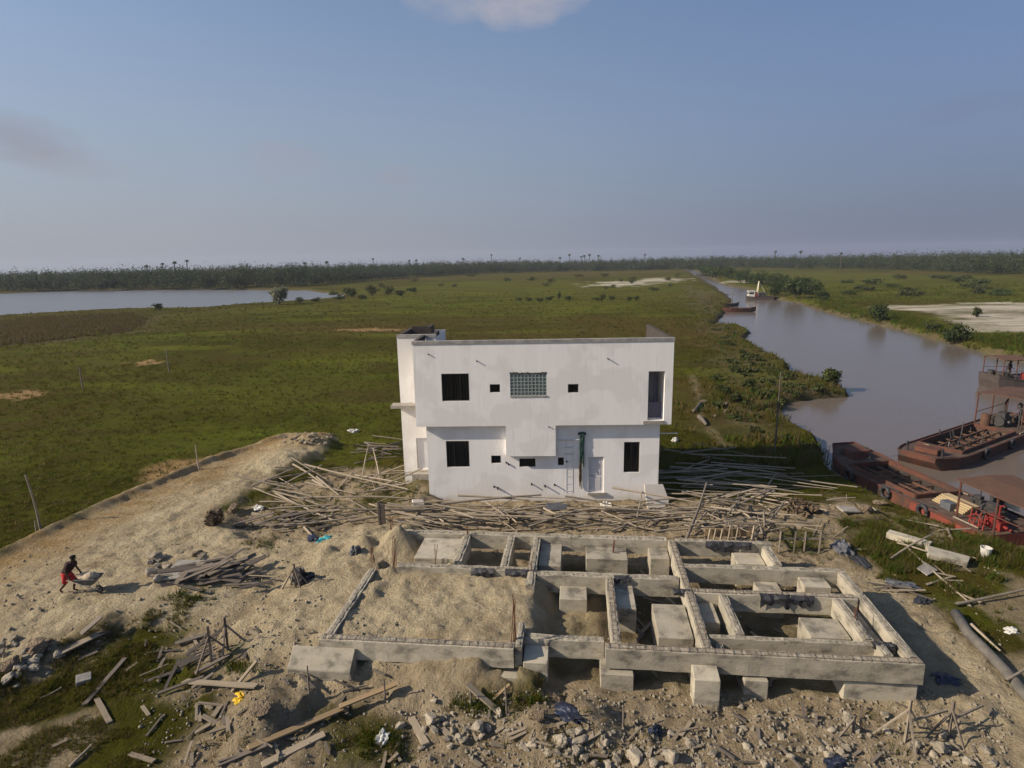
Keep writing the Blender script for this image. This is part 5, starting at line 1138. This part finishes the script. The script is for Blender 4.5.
def worker(loc, rz, label):
    t = empty('person', loc, rz, label, 'person')
    # walks towards +x, bent forward, both arms down to the barrow handles
    J = dict(pelvis=(0,0,.86), waist=(.07,0,1.03), chest=(.22,0,1.24), neck=(.33,0,1.40), headb=(.38,0,1.48), head=(.43,0,1.60),
             hipL=(.0,.10,.84), kneeL=(.22,.11,.48), ankL=(.10,.11,.09), toeL=(.28,.12,.04),
             hipR=(.0,-.10,.84), kneeR=(-.02,-.11,.47), ankR=(-.32,-.11,.16), toeR=(-.20,-.12,.04),
             shL=(.27,.19,1.34), elL=(.25,.27,1.06), wrL=(.36,.30,.83), paL=(.40,.30,.77), shR=(.27,-.19,1.34), elR=(.22,-.27,1.06), wrR=(.36,-.30,.83), paR=(.40,-.30,.77))
    E = [('pelvis','waist'),('waist','chest'),('chest','neck'),('neck','headb'),('headb','head')]
    for s_ in 'LR': E += [('pelvis','hip'+s_),('hip'+s_,'knee'+s_),('knee'+s_,'ank'+s_),('ank'+s_,'toe'+s_),('chest','sh'+s_),('sh'+s_,'el'+s_),('el'+s_,'wr'+s_),('wr'+s_,'pa'+s_)]
    rad = dict(pelvis=(.15,.12), waist=(.13,.11), chest=(.16,.13), neck=.06, headb=.07, head=(.095,.11))
    for s_ in 'LR': rad.update({'hip'+s_: .095, 'knee'+s_: .062, 'ank'+s_: .042, 'toe'+s_: .038, 'sh'+s_: .062, 'el'+s_: .045, 'wr'+s_: .032, 'pa'+s_: .036})
    body = person(t, J, E, rad, [M['skin']], None, None, None)
    # fingers closed round the handles, thumbs, ears, nose
    b = MB()
    for sy in (-.30, .30):
        for k in range(4):
            x = .37+k*.021; b.path([(x, sy-.03, .80), (x+.004, sy-.045, .765), (x+.004, sy-.02, .735), (x, sy+.015, .74)], [.010,.010,.009,.008], 6)
        b.path([(.36, sy+.025, .80), (.39, sy+.045, .78), (.41, sy+.03, .75)], [.012,.011,.009], 6)
    b.build('fingers', M['skin'], body, True)
    b = MB(); b.blob((.535,0,1.59), (.028,.018,.024), 1, .1); b.blob((.43,.10,1.59), (.02,.012,.032), 2, .1); b.blob((.43,-.10,1.59), (.02,.012,.032), 3, .1); b.blob((.515,0,1.545), (.018,.032,.012), 4, .1); b.build('face', M['skin'], body, True)
    b = MB()
    for sy in (-.037, .037): b.blob((.518, sy, 1.615), (.012,.016,.010), 5, 0)
    b.build('eyes', M['white_plastic'], body, True)
    b = MB(); b.blob((.415,0,1.645), (.112,.112,.095), 3, .12, 3); b.build('hair', M['hair'], t, True)
    limb_tube('shirt', [(-.02,0,.93),(.06,0,1.03),(.15,0,1.16),(.24,0,1.29),(.31,0,1.38)], [.165,.165,.185,.20,.10], M['shirt'], t, 16)
    b = MB()
    for sy in (-1, 1): b.path([(.26,sy*.13,1.35),(.275,sy*.21,1.31),(.26,sy*.25,1.18)], [.085,.08,.07], 10)
    b.build('sleeves', M['shirt'], t, True)
    b = MB(); b.path([(-.03,0,.96),(-.01,0,.88),(.01,0,.76)], [.165,.19,.17], 16)
    b.path([(.01,.10,.84),(.12,.11,.66),(.21,.115,.50)], [.125,.115,.11], 12); b.path([(.0,-.10,.84),(-.01,-.11,.66),(-.03,-.115,.50)], [.125,.115,.11], 12); b.build('shorts', M['shorts'], t, True)
    return t
g = GN([(70, 593)])[0]; wz_ = R(-4)
wk = worker((g[0], g[1], g[2]), wz_, 'worker in dark top and red shorts pushing a loaded wheelbarrow over the sand')
wk.scale = (.9, .9, .9)
t = empty('wheelbarrow', (g[0]-.05, g[1], hz(g[0]+1.0, g[1])), wz_, 'wheelbarrow heaped with sand, pushed by the worker across the site', 'wheelbarrow')
t.scale = (.74, .8, .84)
b = MB()
for sy in (-1, 1): b.path([(.30,sy*.30,.76),(.75,sy*.28,.62),(1.25,sy*.22,.44),(1.72,sy*.07,.21)], .02, 6); b.path([(.95,sy*.25,.55),(1.0,sy*.25,.08),(1.12,sy*.25,.06)], .016, 6); b.bar((1.72,sy*.07,.21), (1.5,sy*.2,.62), .025)
b.build('frame', M['cream_paint'], t)
b = MB(); lo = [(.95,-.22,.52),(1.45,-.18,.45),(1.45,.18,.45),(.95,.22,.52)]; hi = [(.68,-.36,.80),(1.85,-.33,.84),(1.85,.33,.84),(.68,.36,.80)]; n_ = [(a*.985+.02, c_*.96, d+.012) for a, c_, d in hi]; lo2 = [(a, c_*.95, d+.02) for a, c_, d in lo]
b.add(lo+hi+n_+lo2, [(3,2,1,0)]+[(i,(i+1)%4,(i+1)%4+4,i+4) for i in range(4)]+[(4+i,4+(i+1)%4,8+(i+1)%4,8+i) for i in range(4)]+[(8+i,8+(i+1)%4,12+(i+1)%4,12+i) for i in range(4)]+[(12,13,14,15)]); b.build('tray', M['tarp_grey'], t)
b = MB(); n = 18; b.path([(1.72+.17*math.cos(q), 0, .2+.17*math.sin(q)) for q in np.linspace(0, 2*math.pi, n+1)], .04, 8); w_ = b.build('wheel', M['plastic_black'], t, True)
b = MB(); b.tube((1.72,-.06,.2), (1.72,.06,.2), .025)
for k in range(5): q = k*2*math.pi/5; b.bar((1.72,0,.2), (1.72+.15*math.cos(q),0,.2+.15*math.sin(q)), .02)
b.build('rim', M['machine'], w_)
b = MB(); b.blob((1.24,0,.80), (.54,.32,.25), 6, .2, 3); sd_ = b.build('sand_heap', M['sandy']); sd_.matrix_world = Matrix.Translation(t.location) @ Matrix.Rotation(wz_, 4, 'Z') @ Matrix.Diagonal((.74, .8, .84, 1)); tag(sd_, 'heap of pale sand filling the tray of the wheelbarrow', 'sand heap')
# crew member on the third barge
def crew(loc, rz, label):
    t = empty('person', loc, rz, label, 'person')
    J = dict(pelvis=(0,0,.90), waist=(.01,0,1.05), chest=(.03,0,1.28), neck=(.04,0,1.46), headb=(.06,0,1.54), head=(.08,0,1.66), hipL=(0,.1,.88), kneeL=(.06,.11,.48), ankL=(.0,.11,.09), toeL=(.17,.12,.04), hipR=(0,-.1,.88), kneeR=(.03,-.11,.48), ankR=(-.04,-.11,.09), toeR=(.13,-.12,.04),
             shL=(.03,.19,1.40), elL=(.05,.26,1.14), wrL=(.22,.22,1.0), paL=(.29,.2,.99), shR=(.03,-.19,1.40), elR=(0,-.25,1.13), wrR=(.06,-.25,.90), paR=(.08,-.25,.83))
    E = [('pelvis','waist'),('waist','chest'),('chest','neck'),('neck','headb'),('headb','head')]
    for s_ in 'LR': E += [('pelvis','hip'+s_),('hip'+s_,'knee'+s_),('knee'+s_,'ank'+s_),('ank'+s_,'toe'+s_),('chest','sh'+s_),('sh'+s_,'el'+s_),('el'+s_,'wr'+s_),('wr'+s_,'pa'+s_)]
    rad = dict(pelvis=(.15,.12), waist=(.13,.11), chest=(.17,.13), neck=.06, headb=.07, head=(.095,.11))
    for s_ in 'LR': rad.update({'hip'+s_: .095, 'knee'+s_: .065, 'ank'+s_: .045, 'toe'+s_: .038, 'sh'+s_: .062, 'el'+s_: .047, 'wr'+s_: .034, 'pa'+s_: .038})
    body = person(t, J, E, rad, [M['skin']], None, None, None)
    b = MB(); b.blob((.18,0,1.65), (.028,.018,.024), 1, .1); b.blob((.08,.1,1.65), (.02,.012,.03), 2, .1); b.blob((.08,-.1,1.65), (.02,.012,.03), 3, .1); b.build('face', M['skin'], body, True)
    b = MB()
    for pa in ((.29,.2,.99), (.08,-.25,.83)):
        for k in range(4): b.path([(pa[0]+.02, pa[1]-.03+k*.02, pa[2]-.02), (pa[0]+.05, pa[1]-.03+k*.02, pa[2]-.05), (pa[0]+.04, pa[1]-.03+k*.02, pa[2]-.085)], [.01,.009,.008], 6)
        b.path([(pa[0], pa[1]+.035, pa[2]), (pa[0]+.04, pa[1]+.05, pa[2]-.03)], [.011,.009], 6)
    b.build('fingers', M['skin'], body, True)
    b = MB(); b.blob((.065,0,1.705), (.112,.112,.09), 3, .1, 3); b.build('hair', M['hair'], t, True)
    limb_tube('shirt', [(0,0,.88),(.01,0,1.05),(.03,0,1.25),(.035,0,1.42),(.04,0,1.47)], [.175,.16,.19,.17,.08], M['shirt'], t, 16)
    b = MB()
    for sy, m_ in ((.11, 0), (-.11, 0)): b.path([(0,sy,.9),(.05,sy,.5),(-.01,sy,.14)], [.12,.09,.075], 12)
    b.build('trousers', M['machine'], t, True); return t
cz = math.cos(a3), math.sin(a3); crew((p3[0]+1.9*cz[0], p3[1]+1.9*cz[1], WZ+1.06), R(-60), 'dark clothed crew member standing under the awning of the dark flat barge')

# ------------------------------------------------------------------ trees and shrubs
def leaf_mesh(name, clumps, n, size, m, seed, droop=.25, tri=False):
    """n leaf faces spread through ellipsoid clumps (cx,cy,cz,rx,ry,rz)"""
    g = np.random.default_rng(seed); C_ = np.array(clumps); vol = C_[:,3]*C_[:,4]*C_[:,5]; idx = g.choice(len(C_), n, p=vol**.75/np.sum(vol**.75))
    d = g.normal(size=(n, 3)); d /= np.linalg.norm(d, axis=1, keepdims=True); r = g.random((n,1))**.42
    p = C_[idx,:3]+d*r*C_[idx,3:6]*(1+.25*g.normal(size=(n,1)))
    nrm = d*.8+g.normal(size=(n,3))*.7+np.array([0,0,.35]); nrm /= np.linalg.norm(nrm, axis=1, keepdims=True)
    a = np.cross(nrm, g.normal(size=(n,3))); a /= np.linalg.norm(a, axis=1, keepdims=True)+1e-9; b_ = np.cross(nrm, a)
    s_ = (size*(.6+.8*g.random((n,1)))).astype(float); a = a*s_; b_ = b_*s_*.6
    V = np.stack([p-a, p+b_, p+a-np.array([0,0,droop])*s_, p-b_], 1).reshape(-1, 3)
    me = bpy.data.meshes.new(name); me.vertices.add(n*4); me.vertices.foreach_set('co', V.astype(np.float32).ravel()); me.loops.add(n*4); me.loops.foreach_set('vertex_index', np.arange(n*4, dtype=np.int32)); me.polygons.add(n)
    me.polygons.foreach_set('loop_start', np.arange(0, n*4, 4, dtype=np.int32)); me.polygons.foreach_set('loop_total', np.full(n, 4, np.int32)); me.update(calc_edges=True); me.materials.append(m); return me
def shrub(px, py, h_px, w_px, m, label, group=None, name='shrub', cat='shrub', seed=None, nleaf=900, stem=.15):
    seed = seed or int(px*7+py); g = GN([(px, py)])[0]; D_ = math.hypot(g[0], g[1]); k = D_/CF*1.0
    h, w_ = h_px*k, w_px*k; r_ = random.Random(seed); t = empty(name, (g[0], g[1], g[2]-.05), 0, label, cat, group)
    cl = []
    for i in range(11):
        a = r_.uniform(0, 6.28); q = r_.random()**.6*w_*.33; z = h*r_.uniform(.25, .8); s_ = w_*r_.uniform(.13,.24)
        cl.append((q*math.cos(a), q*math.sin(a)*.8, z, s_, s_, min(s_, h*.22)))
    cl.append((0, 0, h*.45, w_*.3, w_*.3, h*.4))
    o = bpy.data.objects.new('crown', leaf_mesh('crown', cl, nleaf, max(.14, w_*.042), m, seed)); col.objects.link(o); o.parent = t
    b = MB()
    for i in range(4): a = i*1.6; b.path([(0,0,-.1),(math.cos(a)*w_*.06, math.sin(a)*w_*.06, h*.3),(math.cos(a)*w_*.2, math.sin(a)*w_*.2, h*.7)], [h*.03, h*.022, h*.008], 6)
    b.build('trunk', M['trunk'], t); return t
MG, BU, PB = M['mangrove'], M['bushleaf'], M['palebush']
shrub(279, 304.5, 17, 20, PB, 'pale rounded lone tree on the shore at the right end of the lake', name='tree', cat='tree', nleaf=2400)
shrub(158, 310, 6, 9, BU, 'small dark bush on the lake shore left of the pale lone tree')
shrub(878, 321, 16, 22, MG, 'big rounded green bush on the far creek bank left of the pale sand flat', nleaf=1500)
shrub(957, 343, 18, 24, MG, 'green bush at the far bank above the dark flat barge', nleaf=1400)
shrub(931, 334, 8, 16, BU, 'low bush on the far bank left of the green bush above the flat barge')
shrub(895, 314, 11, 9, BU, 'thin dark sapling alone on the pale sand flat') if False else None
shrub(976, 317, 10, 8, BU, 'thin dark sapling alone on the pale sand flat')
shrub(832, 384, 15, 20, BU, 'grey green bush on the tip of the muddy point in the creek', nleaf=1300)
for px, py, h, w_ in ((795,298,20,26),(774,297,15,18),(822,301,10,14)): shrub(px, py, h, w_, MG, {795:'tallest dark mangrove on the far bank right of the dredger',774:'mangrove clump directly behind the dredger',822:'low mangrove at the right end of the mangroves by the dredger'}[px], 'mangroves on the far bank', 'mangrove_tree', 'mangrove', nleaf=1100)
rr = random.Random(8)
for i in range(46):
    f = i/45; px = 704+f*108+rr.uniform(-4,4); py = 276.5+f*20-rr.uniform(0,5); shrub(px, py, rr.uniform(8,13), rr.uniform(13,20), MG, 'mangrove in the green belt lining the far bank beyond the dredger', 'mangrove belt beyond the dredger', 'mangrove_tree', 'mangrove', 900+i, 420)
for i in range(24):
    px = rr.uniform(765, 1023); py = rr.uniform(277, 297); shrub(px, py, rr.uniform(3,5), rr.uniform(10,26), MG if i%2 else BU, 'bush dotted over the marsh meadow on the far side of the creek', 'bushes on the far meadow', 'shrub', 'shrub', 300+i, 260)
for i, (px, py, h, w_) in enumerate(((300,303,6,12),(316,302,5,10),(340,300,6,14),(352,297,10,20),(372,296,12,16),(388,295,10,16),(362,300,6,12),(400,296,6,14),(412,292,5,14),(334,296,6,14))): shrub(px, py, h, w_, BU, 'scrub bush in the cluster by the right tip of the lake', 'scrub by the lake tip', 'shrub', 'shrub', 500+i, 420)
for i, (px, py, h, w_) in enumerate(((519,301,4,11),(530,301,4,12),(540,301,3,13),(549,300,4,13),(559,300,9,7),(568,300,4,12),(597,301,4,10),(602,301,7,9),(611,300,5,8),(629,301,5,7),(636,300,4,7))): shrub(px, py, h, w_, BU, 'bush in the thin row across the middle of the green marsh', 'bushes across the middle marsh', 'shrub', 'shrub', 550+i, 420)
for i in range(22): px = rr.uniform(330, 690); py = rr.uniform(276, 292); shrub(px, py, rr.uniform(3,5), rr.uniform(8,16), BU, 'low distant bush scattered over the marsh behind the house', 'low bushes on the marsh', 'shrub', 'shrub', 600+i, 200)
BK = [(rr.uniform(700,842), rr.uniform(326,446)) for _ in range(260)]; BK = [q for q, d in zip(BK, sdist(np.array([at(*q)[0] for q in BK]), np.array([at(*q)[1] for q in BK]), BROWNB)) if d < -1][:80]
for i, (px, py) in enumerate(BK): shrub(px, py, rr.uniform(2.5,5.5), rr.uniform(8,18), BU, 'ragged low scrub fringing the brown near bank of the creek', 'ragged scrub on the creek bank', 'shrub', 'shrub', 800+i, 150)
for i, (px, py, h, w_) in enumerate(((722,394,10,18),(735,402,9,16),(748,388,10,16),(718,408,8,14),(760,398,7,14),(735,372,7,14),(716,380,6,14),(745,360,6,12),(728,345,5,12),(738,420,7,16),(786,440,6,14),(806,447,5,14),(755,432,5,14))): shrub(px, py, h, w_, BU, 'low green scrub on the brown near bank of the creek', 'scrub on the near creek bank', 'shrub', 'shrub', 650+i, 420)
for i, (px, py, h, w_, l) in enumerate(((217,524,16,20,'dry brown bush at the foot of the sand road'), (800,512,12,34,'dry grey brush by the dirt heap right of the tangled heap'))): shrub(px, py, h, w_, mat('dry_twigs', (.16,.115,.07), .95, (.10,.075,.05), 3), l, None, 'shrub', 'shrub', 700+i, 700)

# palms over the treeline
def palm_tree(px, py_top, py_base, label, seed):
    x, y = at(px, py_base, 0.0); D_ = math.hypot(x, y)
    if D_ > 900: x, y = x*900/D_, y*900/D_; D_ = 900
    # height from its elevation above the horizon line
    hor = 259.8-math.tan(CR)*(px-512); h = CH+(hor-py_top)/CF*D_
    r_ = random.Random(seed); t = empty('palm_tree', (x, y, 0), r_.uniform(0,6), label, 'palm tree', 'palms over the treeline')
    b = MB(); lean = r_.uniform(-.06,.06)*h; b.path([(lean*q*q, 0, h*.93*q-.5*(q==0)) for q in np.linspace(0,1,7)], [.32-.012*h*.5*q*.1+.0 for q in np.linspace(0,1,7)], 7); b.build('trunk', M['trunk'], t)
    b = MB(); fl_ = r_.uniform(1.5, 2.4)
    for k in range(18):
        a = k*2.399; up_ = r_.uniform(-.35,.95); n = 5; pts = []
        for i in range(n+1): q = i/n; pts.append(Vector((lean+math.cos(a)*fl_*q*math.cos(up_*.7), math.sin(a)*fl_*q*math.cos(up_*.7), h*.93+fl_*(math.sin(up_)*q-.75*q*q))))
        side = Vector((-math.sin(a), math.cos(a), 0)); vs = []
        for i, p in enumerate(pts): wd = .42*math.sin(math.pi*min(.97, .12+.85*i/n)); vs += [p-side*wd-Vector((0,0,wd*.5)), p+Vector((0,0,.05)), p+side*wd-Vector((0,0,wd*.5))]
        b.add(vs, [(i*3+j, (i+1)*3+j, (i+1)*3+j+1, i*3+j+1) for i in range(n) for j in range(2)])
    b.build('crown', M['palm'], t)
PALMS = [(150,264.5,285),(165,262.5,285),(176,261,285),(189,259.5,285),(328,260.5,278),(374,257.5,276),(410,259.5,274),(417,259,274),(463,257.5,273),(492,253.5,272),(569,253.5,271),(581,255.5,271),(585,254.5,271),(590,253.5,271),(599,254.5,271),(644,253.5,270),(560,256.5,271),(520,257,272),(774,250.5,268),(800,250.5,268),(840,252,269),(306,261.5,279)]
for i, (px, a, b_) in enumerate(PALMS): palm_tree(px, a, b_, 'slender palm rising above the dark treeline on the horizon', 40+i)

# the wood on the horizon
EDGE = [(-700,300),(-250,297),(-80,293),(0,291.5),(100,289.5),(200,288.5),(300,287),(345,283),(400,278.5),(450,275.5),(512,272.8),(600,271),(680,269.6),(740,268),(800,268.5),(860,269),(930,271),(975,273.5),(1024,275),(1150,279),(1500,290)]
def forest():
    g = np.random.default_rng(5); ed = np.array([at(p[0], p[1], 0) for p in EDGE]); ang = np.arctan2(ed[:,0], ed[:,1]); dist = np.hypot(ed[:,0], ed[:,1])
    n = 7500; a = g.uniform(ang[0], ang[-1], n); d0 = np.interp(a, ang, dist); d = d0+(g.random(n)**2.2)*np.clip(900-d0, 260, 700)+fbm(a*60, d0*0, 5, 3)*40
    x, y = np.sin(a)*d, np.cos(a)*d; lam = 11.2+5*fbm(x*.012, y*.012, 9, 3)+g.normal(size=n)*1.5; lam = np.clip(lam, 6.5, 14.5)
    lam = np.where(d < d0+14, lam*g.uniform(.45, .9, n), lam)
    C_ = []
    for i in range(n):
        h = lam[i]; r = g.uniform(1.8, 4.2); C_.append((x[i], y[i], h*.52, r, r, h*.46))
    me = leaf_mesh('forest', C_, 600000, .48, M['forest'], 3)
    o = bpy.data.objects.new('forest', me); col.objects.link(o); o['kind'] = 'stuff'
forest()

# ------------------------------------------------------------------ grass and reeds
def blades(name, xy, hh, ww, mats_col, seed, per=6, spread=.12, lean=.45):
    g = np.random.default_rng(seed); n = len(xy); z = height(xy[:,0], xy[:,1]); N_ = n*per
    base = np.repeat(np.stack([xy[:,0], xy[:,1], z], 1), per, 0); sc = np.repeat(hh, per)*(.5+.7*g.random(N_)); w_ = np.repeat(ww, per)*(.7+.6*g.random(N_))
    sp = np.repeat(hh, per)*spread/.12*.28; base[:,0] += g.normal(size=N_)*sp; base[:,1] += g.normal(size=N_)*sp; a = g.uniform(0, 6.283, N_)
    tx = np.cos(a); ty = np.sin(a); tip = base+np.stack([g.normal(size=N_)*lean*sc, g.normal(size=N_)*lean*sc, sc], 1); s_ = np.stack([tx*w_, ty*w_, np.zeros(N_)], 1); base[:,2] -= .03
    V = np.stack([base-s_, base+s_, tip], 1).reshape(-1, 3); me = bpy.data.meshes.new(name); me.vertices.add(N_*3); me.vertices.foreach_set('co', V.astype(np.float32).ravel()); me.loops.add(N_*3); me.loops.foreach_set('vertex_index', np.arange(N_*3, dtype=np.int32)); me.polygons.add(N_)
    me.polygons.foreach_set('loop_start', np.arange(0, N_*3, 3, dtype=np.int32)); me.polygons.foreach_set('loop_total', np.full(N_, 3, np.int32)); me.update(calc_edges=True)
    mi = g.choice(len(mats_col), n, p=[q[1] for q in mats_col]); me.polygons.foreach_set('material_index', np.repeat(mi, per).astype(np.int32))
    for q in mats_col: me.materials.append(q[0])
    o = bpy.data.objects.new(name, me); col.objects.link(o); o['kind'] = 'stuff'; return o
def gmat(nm, a, b_): return mat(nm, a, .8, b_, .35, spec=.02, detail=3, transl=.45)
GA, GB, GY, GR = gmat('blade_green', (.058,.074,.008), (.080,.088,.011)), gmat('blade_olive', (.078,.072,.011), (.100,.086,.015)), gmat('blade_straw', (.19,.145,.06), (.135,.10,.042)), gmat('blade_lush', (.056,.100,.013), (.080,.120,.017))
g = np.random.default_rng(17)
def scatter(n, poly, inside=True, reach=1.2, thin=.0):
    P = np.array(poly); out_ = np.empty((0,2))
    while len(out_) < n:
        q = g.uniform(P.min(0)-reach, P.max(0)+reach, (n*2, 2)); d = sdist(q[:,0], q[:,1], poly)+fbm(q[:,0]*.8, q[:,1]*.8, 81, 4)*2.2*1.5; q = q[(d < 0) & (fbm(q[:,0]*.45, q[:,1]*.45, 33, 3) > thin-.5)]; out_ = np.concatenate([out_, q])
    return out_[:n]
xy = scatter(6000, LAWN, thin=.44); blades('grass', xy, g.uniform(.06,.17,len(xy)), np.full(len(xy), .012), [(GA,.34),(GB,.40),(GY,.26)], 1, 8, lean=.8)
xy = scatter(3600, GREENR, thin=.47); blades('weeds', xy, g.uniform(.12,.42,len(xy)), np.full(len(xy), .018), [(GR,.3),(GA,.22),(GB,.23),(GY,.25)], 2, 9)
# field grass: everywhere beyond the site, thinning with distance
n = 60000; yy_ = 24+230*g.random(n)**1.7; xx = (g.random(n)*2-1)*(14+yy_*.98); ok = (sdist(xx, yy_, SITE) > .3) & (sdist(xx, yy_, SAND) > .5) & (sdist(xx, yy_, TRACK) > .3) & (sdist(xx, yy_, CREEK) > .8) & (sdist(xx, yy_, LAKE) > 1.5) & (sdist(xx, yy_, PALE[0]) > 1)
hx, hy = xx+4.65, yy_-31; ok &= ~((hx > -2.4) & (hx < 13.4) & (hy > -.3) & (hy < 7.2)); ok &= (fbm(xx*.12, yy_*.12, 44, 4) > -.3*g.random(n)) & (g.random(n) < np.clip(1.15-yy_/230, 0, 1))
xy = np.stack([xx, yy_], 1)[ok]; dd = np.hypot(xy[:,0], xy[:,1]); blades('field_grass', xy, g.uniform(.10,.26,len(xy))*(1+dd/200), .010+dd*.0004, [(GA,.40),(GB,.44),(GY,.16)], 3, 6, lean=.9)
# tufts inside the site
pts = [(rp.uniform(140, 1010), rp.uniform(505, 766)) for _ in range(1500)]; q = GN(pts); q = q[(fbm(q[:,0]*.5, q[:,1]*.5, 77, 3) > .07) & (sdist(q[:,0], q[:,1], SAND) > .4) & (sdist(q[:,0], q[:,1], TRACK) > .3)]
u_, v_ = fl(q[:,0], q[:,1]); q = q[~((u_ > -18.5) & (u_ < .6) & (v_ > -.6) & (v_ < 7.8))]; blades('site_tufts', q[:,:2], g.uniform(.10,.28,len(q)), np.full(len(q), .014), [(GB,.5),(GY,.3),(GA,.2)], 4, 9)
q = GN([(rp.gauss(x, s_), rp.gauss(y, s_*.35)) for x, y, s_, n in ((190,598,12,60),(370,740,16,110),(480,707,14,70),(300,512,30,120),(380,490,30,200),(425,472,8,50),(240,668,10,50),(265,545,12,40),(640,590,8,20),(800,545,14,60),(530,702,10,40)) for _ in range(n)]); blades('green_tufts', q[:,:2], g.uniform(.10,.26,len(q)), np.full(len(q), .014), [(GA,.5),(GB,.3),(GR,.2)], 6, 10)
# reeds by the lake and lush sedge on the far bank
xy = scatter(5500, REED, reach=4); blades('reeds', xy, g.uniform(.5,1.1,len(xy)), np.full(len(xy), .07), [(gmat('reed_brown', (.135,.095,.05), (.10,.08,.038)), .7), (GB,.3)], 7, 6, lean=.25)
n = 16000; yy_ = 36+150*g.random(n)**1.3; xx = 8+yy_*.75*g.random(n); cd_ = sdist(xx, yy_, CREEK); ok = (cd_ > .1) & (cd_ < 7+6*g.random(n)) & (xx < .62*yy_) & (g.random(n) < np.clip(1.2-cd_/9, .15, 1)) & (fbm(xx*.25, yy_*.25, 12, 3) > -.08); xy = np.stack([xx, yy_], 1)[ok]
blades('bank_weeds', xy, g.uniform(.25,.8,len(xy)), np.full(len(xy), .045), [(GB,.45),(GR,.2),(GY,.35)], 9, 6, lean=.4)
n = 26000; yy_ = 40+200*g.random(n)**1.3; xx = yy_*(.45+g.random(n)*.75)+10; cd_ = sdist(xx, yy_, CREEK); ok = (cd_ > .3) & (xx > .42*yy_) & (g.random(n) < np.clip(1.15-cd_/22, .10, 1)) & (sdist(xx, yy_, PALE[0]) > 5)
xy = np.stack([xx, yy_], 1)[ok]; blades('sedge', xy, g.uniform(.4,.95,len(xy)), np.full(len(xy), .06), [(GR,.4),(GA,.3),(GB,.3)], 8, 6, lean=.4)
# ------------------------------------------------------------------ air
hb = MB(); hb.box((-2150, -1000, -4), (2150, 1600, 34))
hm = bpy.data.materials.new('hazy_air'); hm.use_nodes = True; ht = hm.node_tree; ht.nodes.clear()
ho = N(ht, 'ShaderNodeOutputMaterial'); hv = N(ht, 'ShaderNodeVolumePrincipled')
hv.inputs['Color'].default_value = (.80, .88, 1, 1); hv.inputs['Density'].default_value = .00014; hv.inputs['Anisotropy'].default_value = .0
ht.links.new(hv.outputs[0], ho.inputs['Volume'])
hz_o = hb.build('haze', hm); hz_o['kind'] = 'stuff'
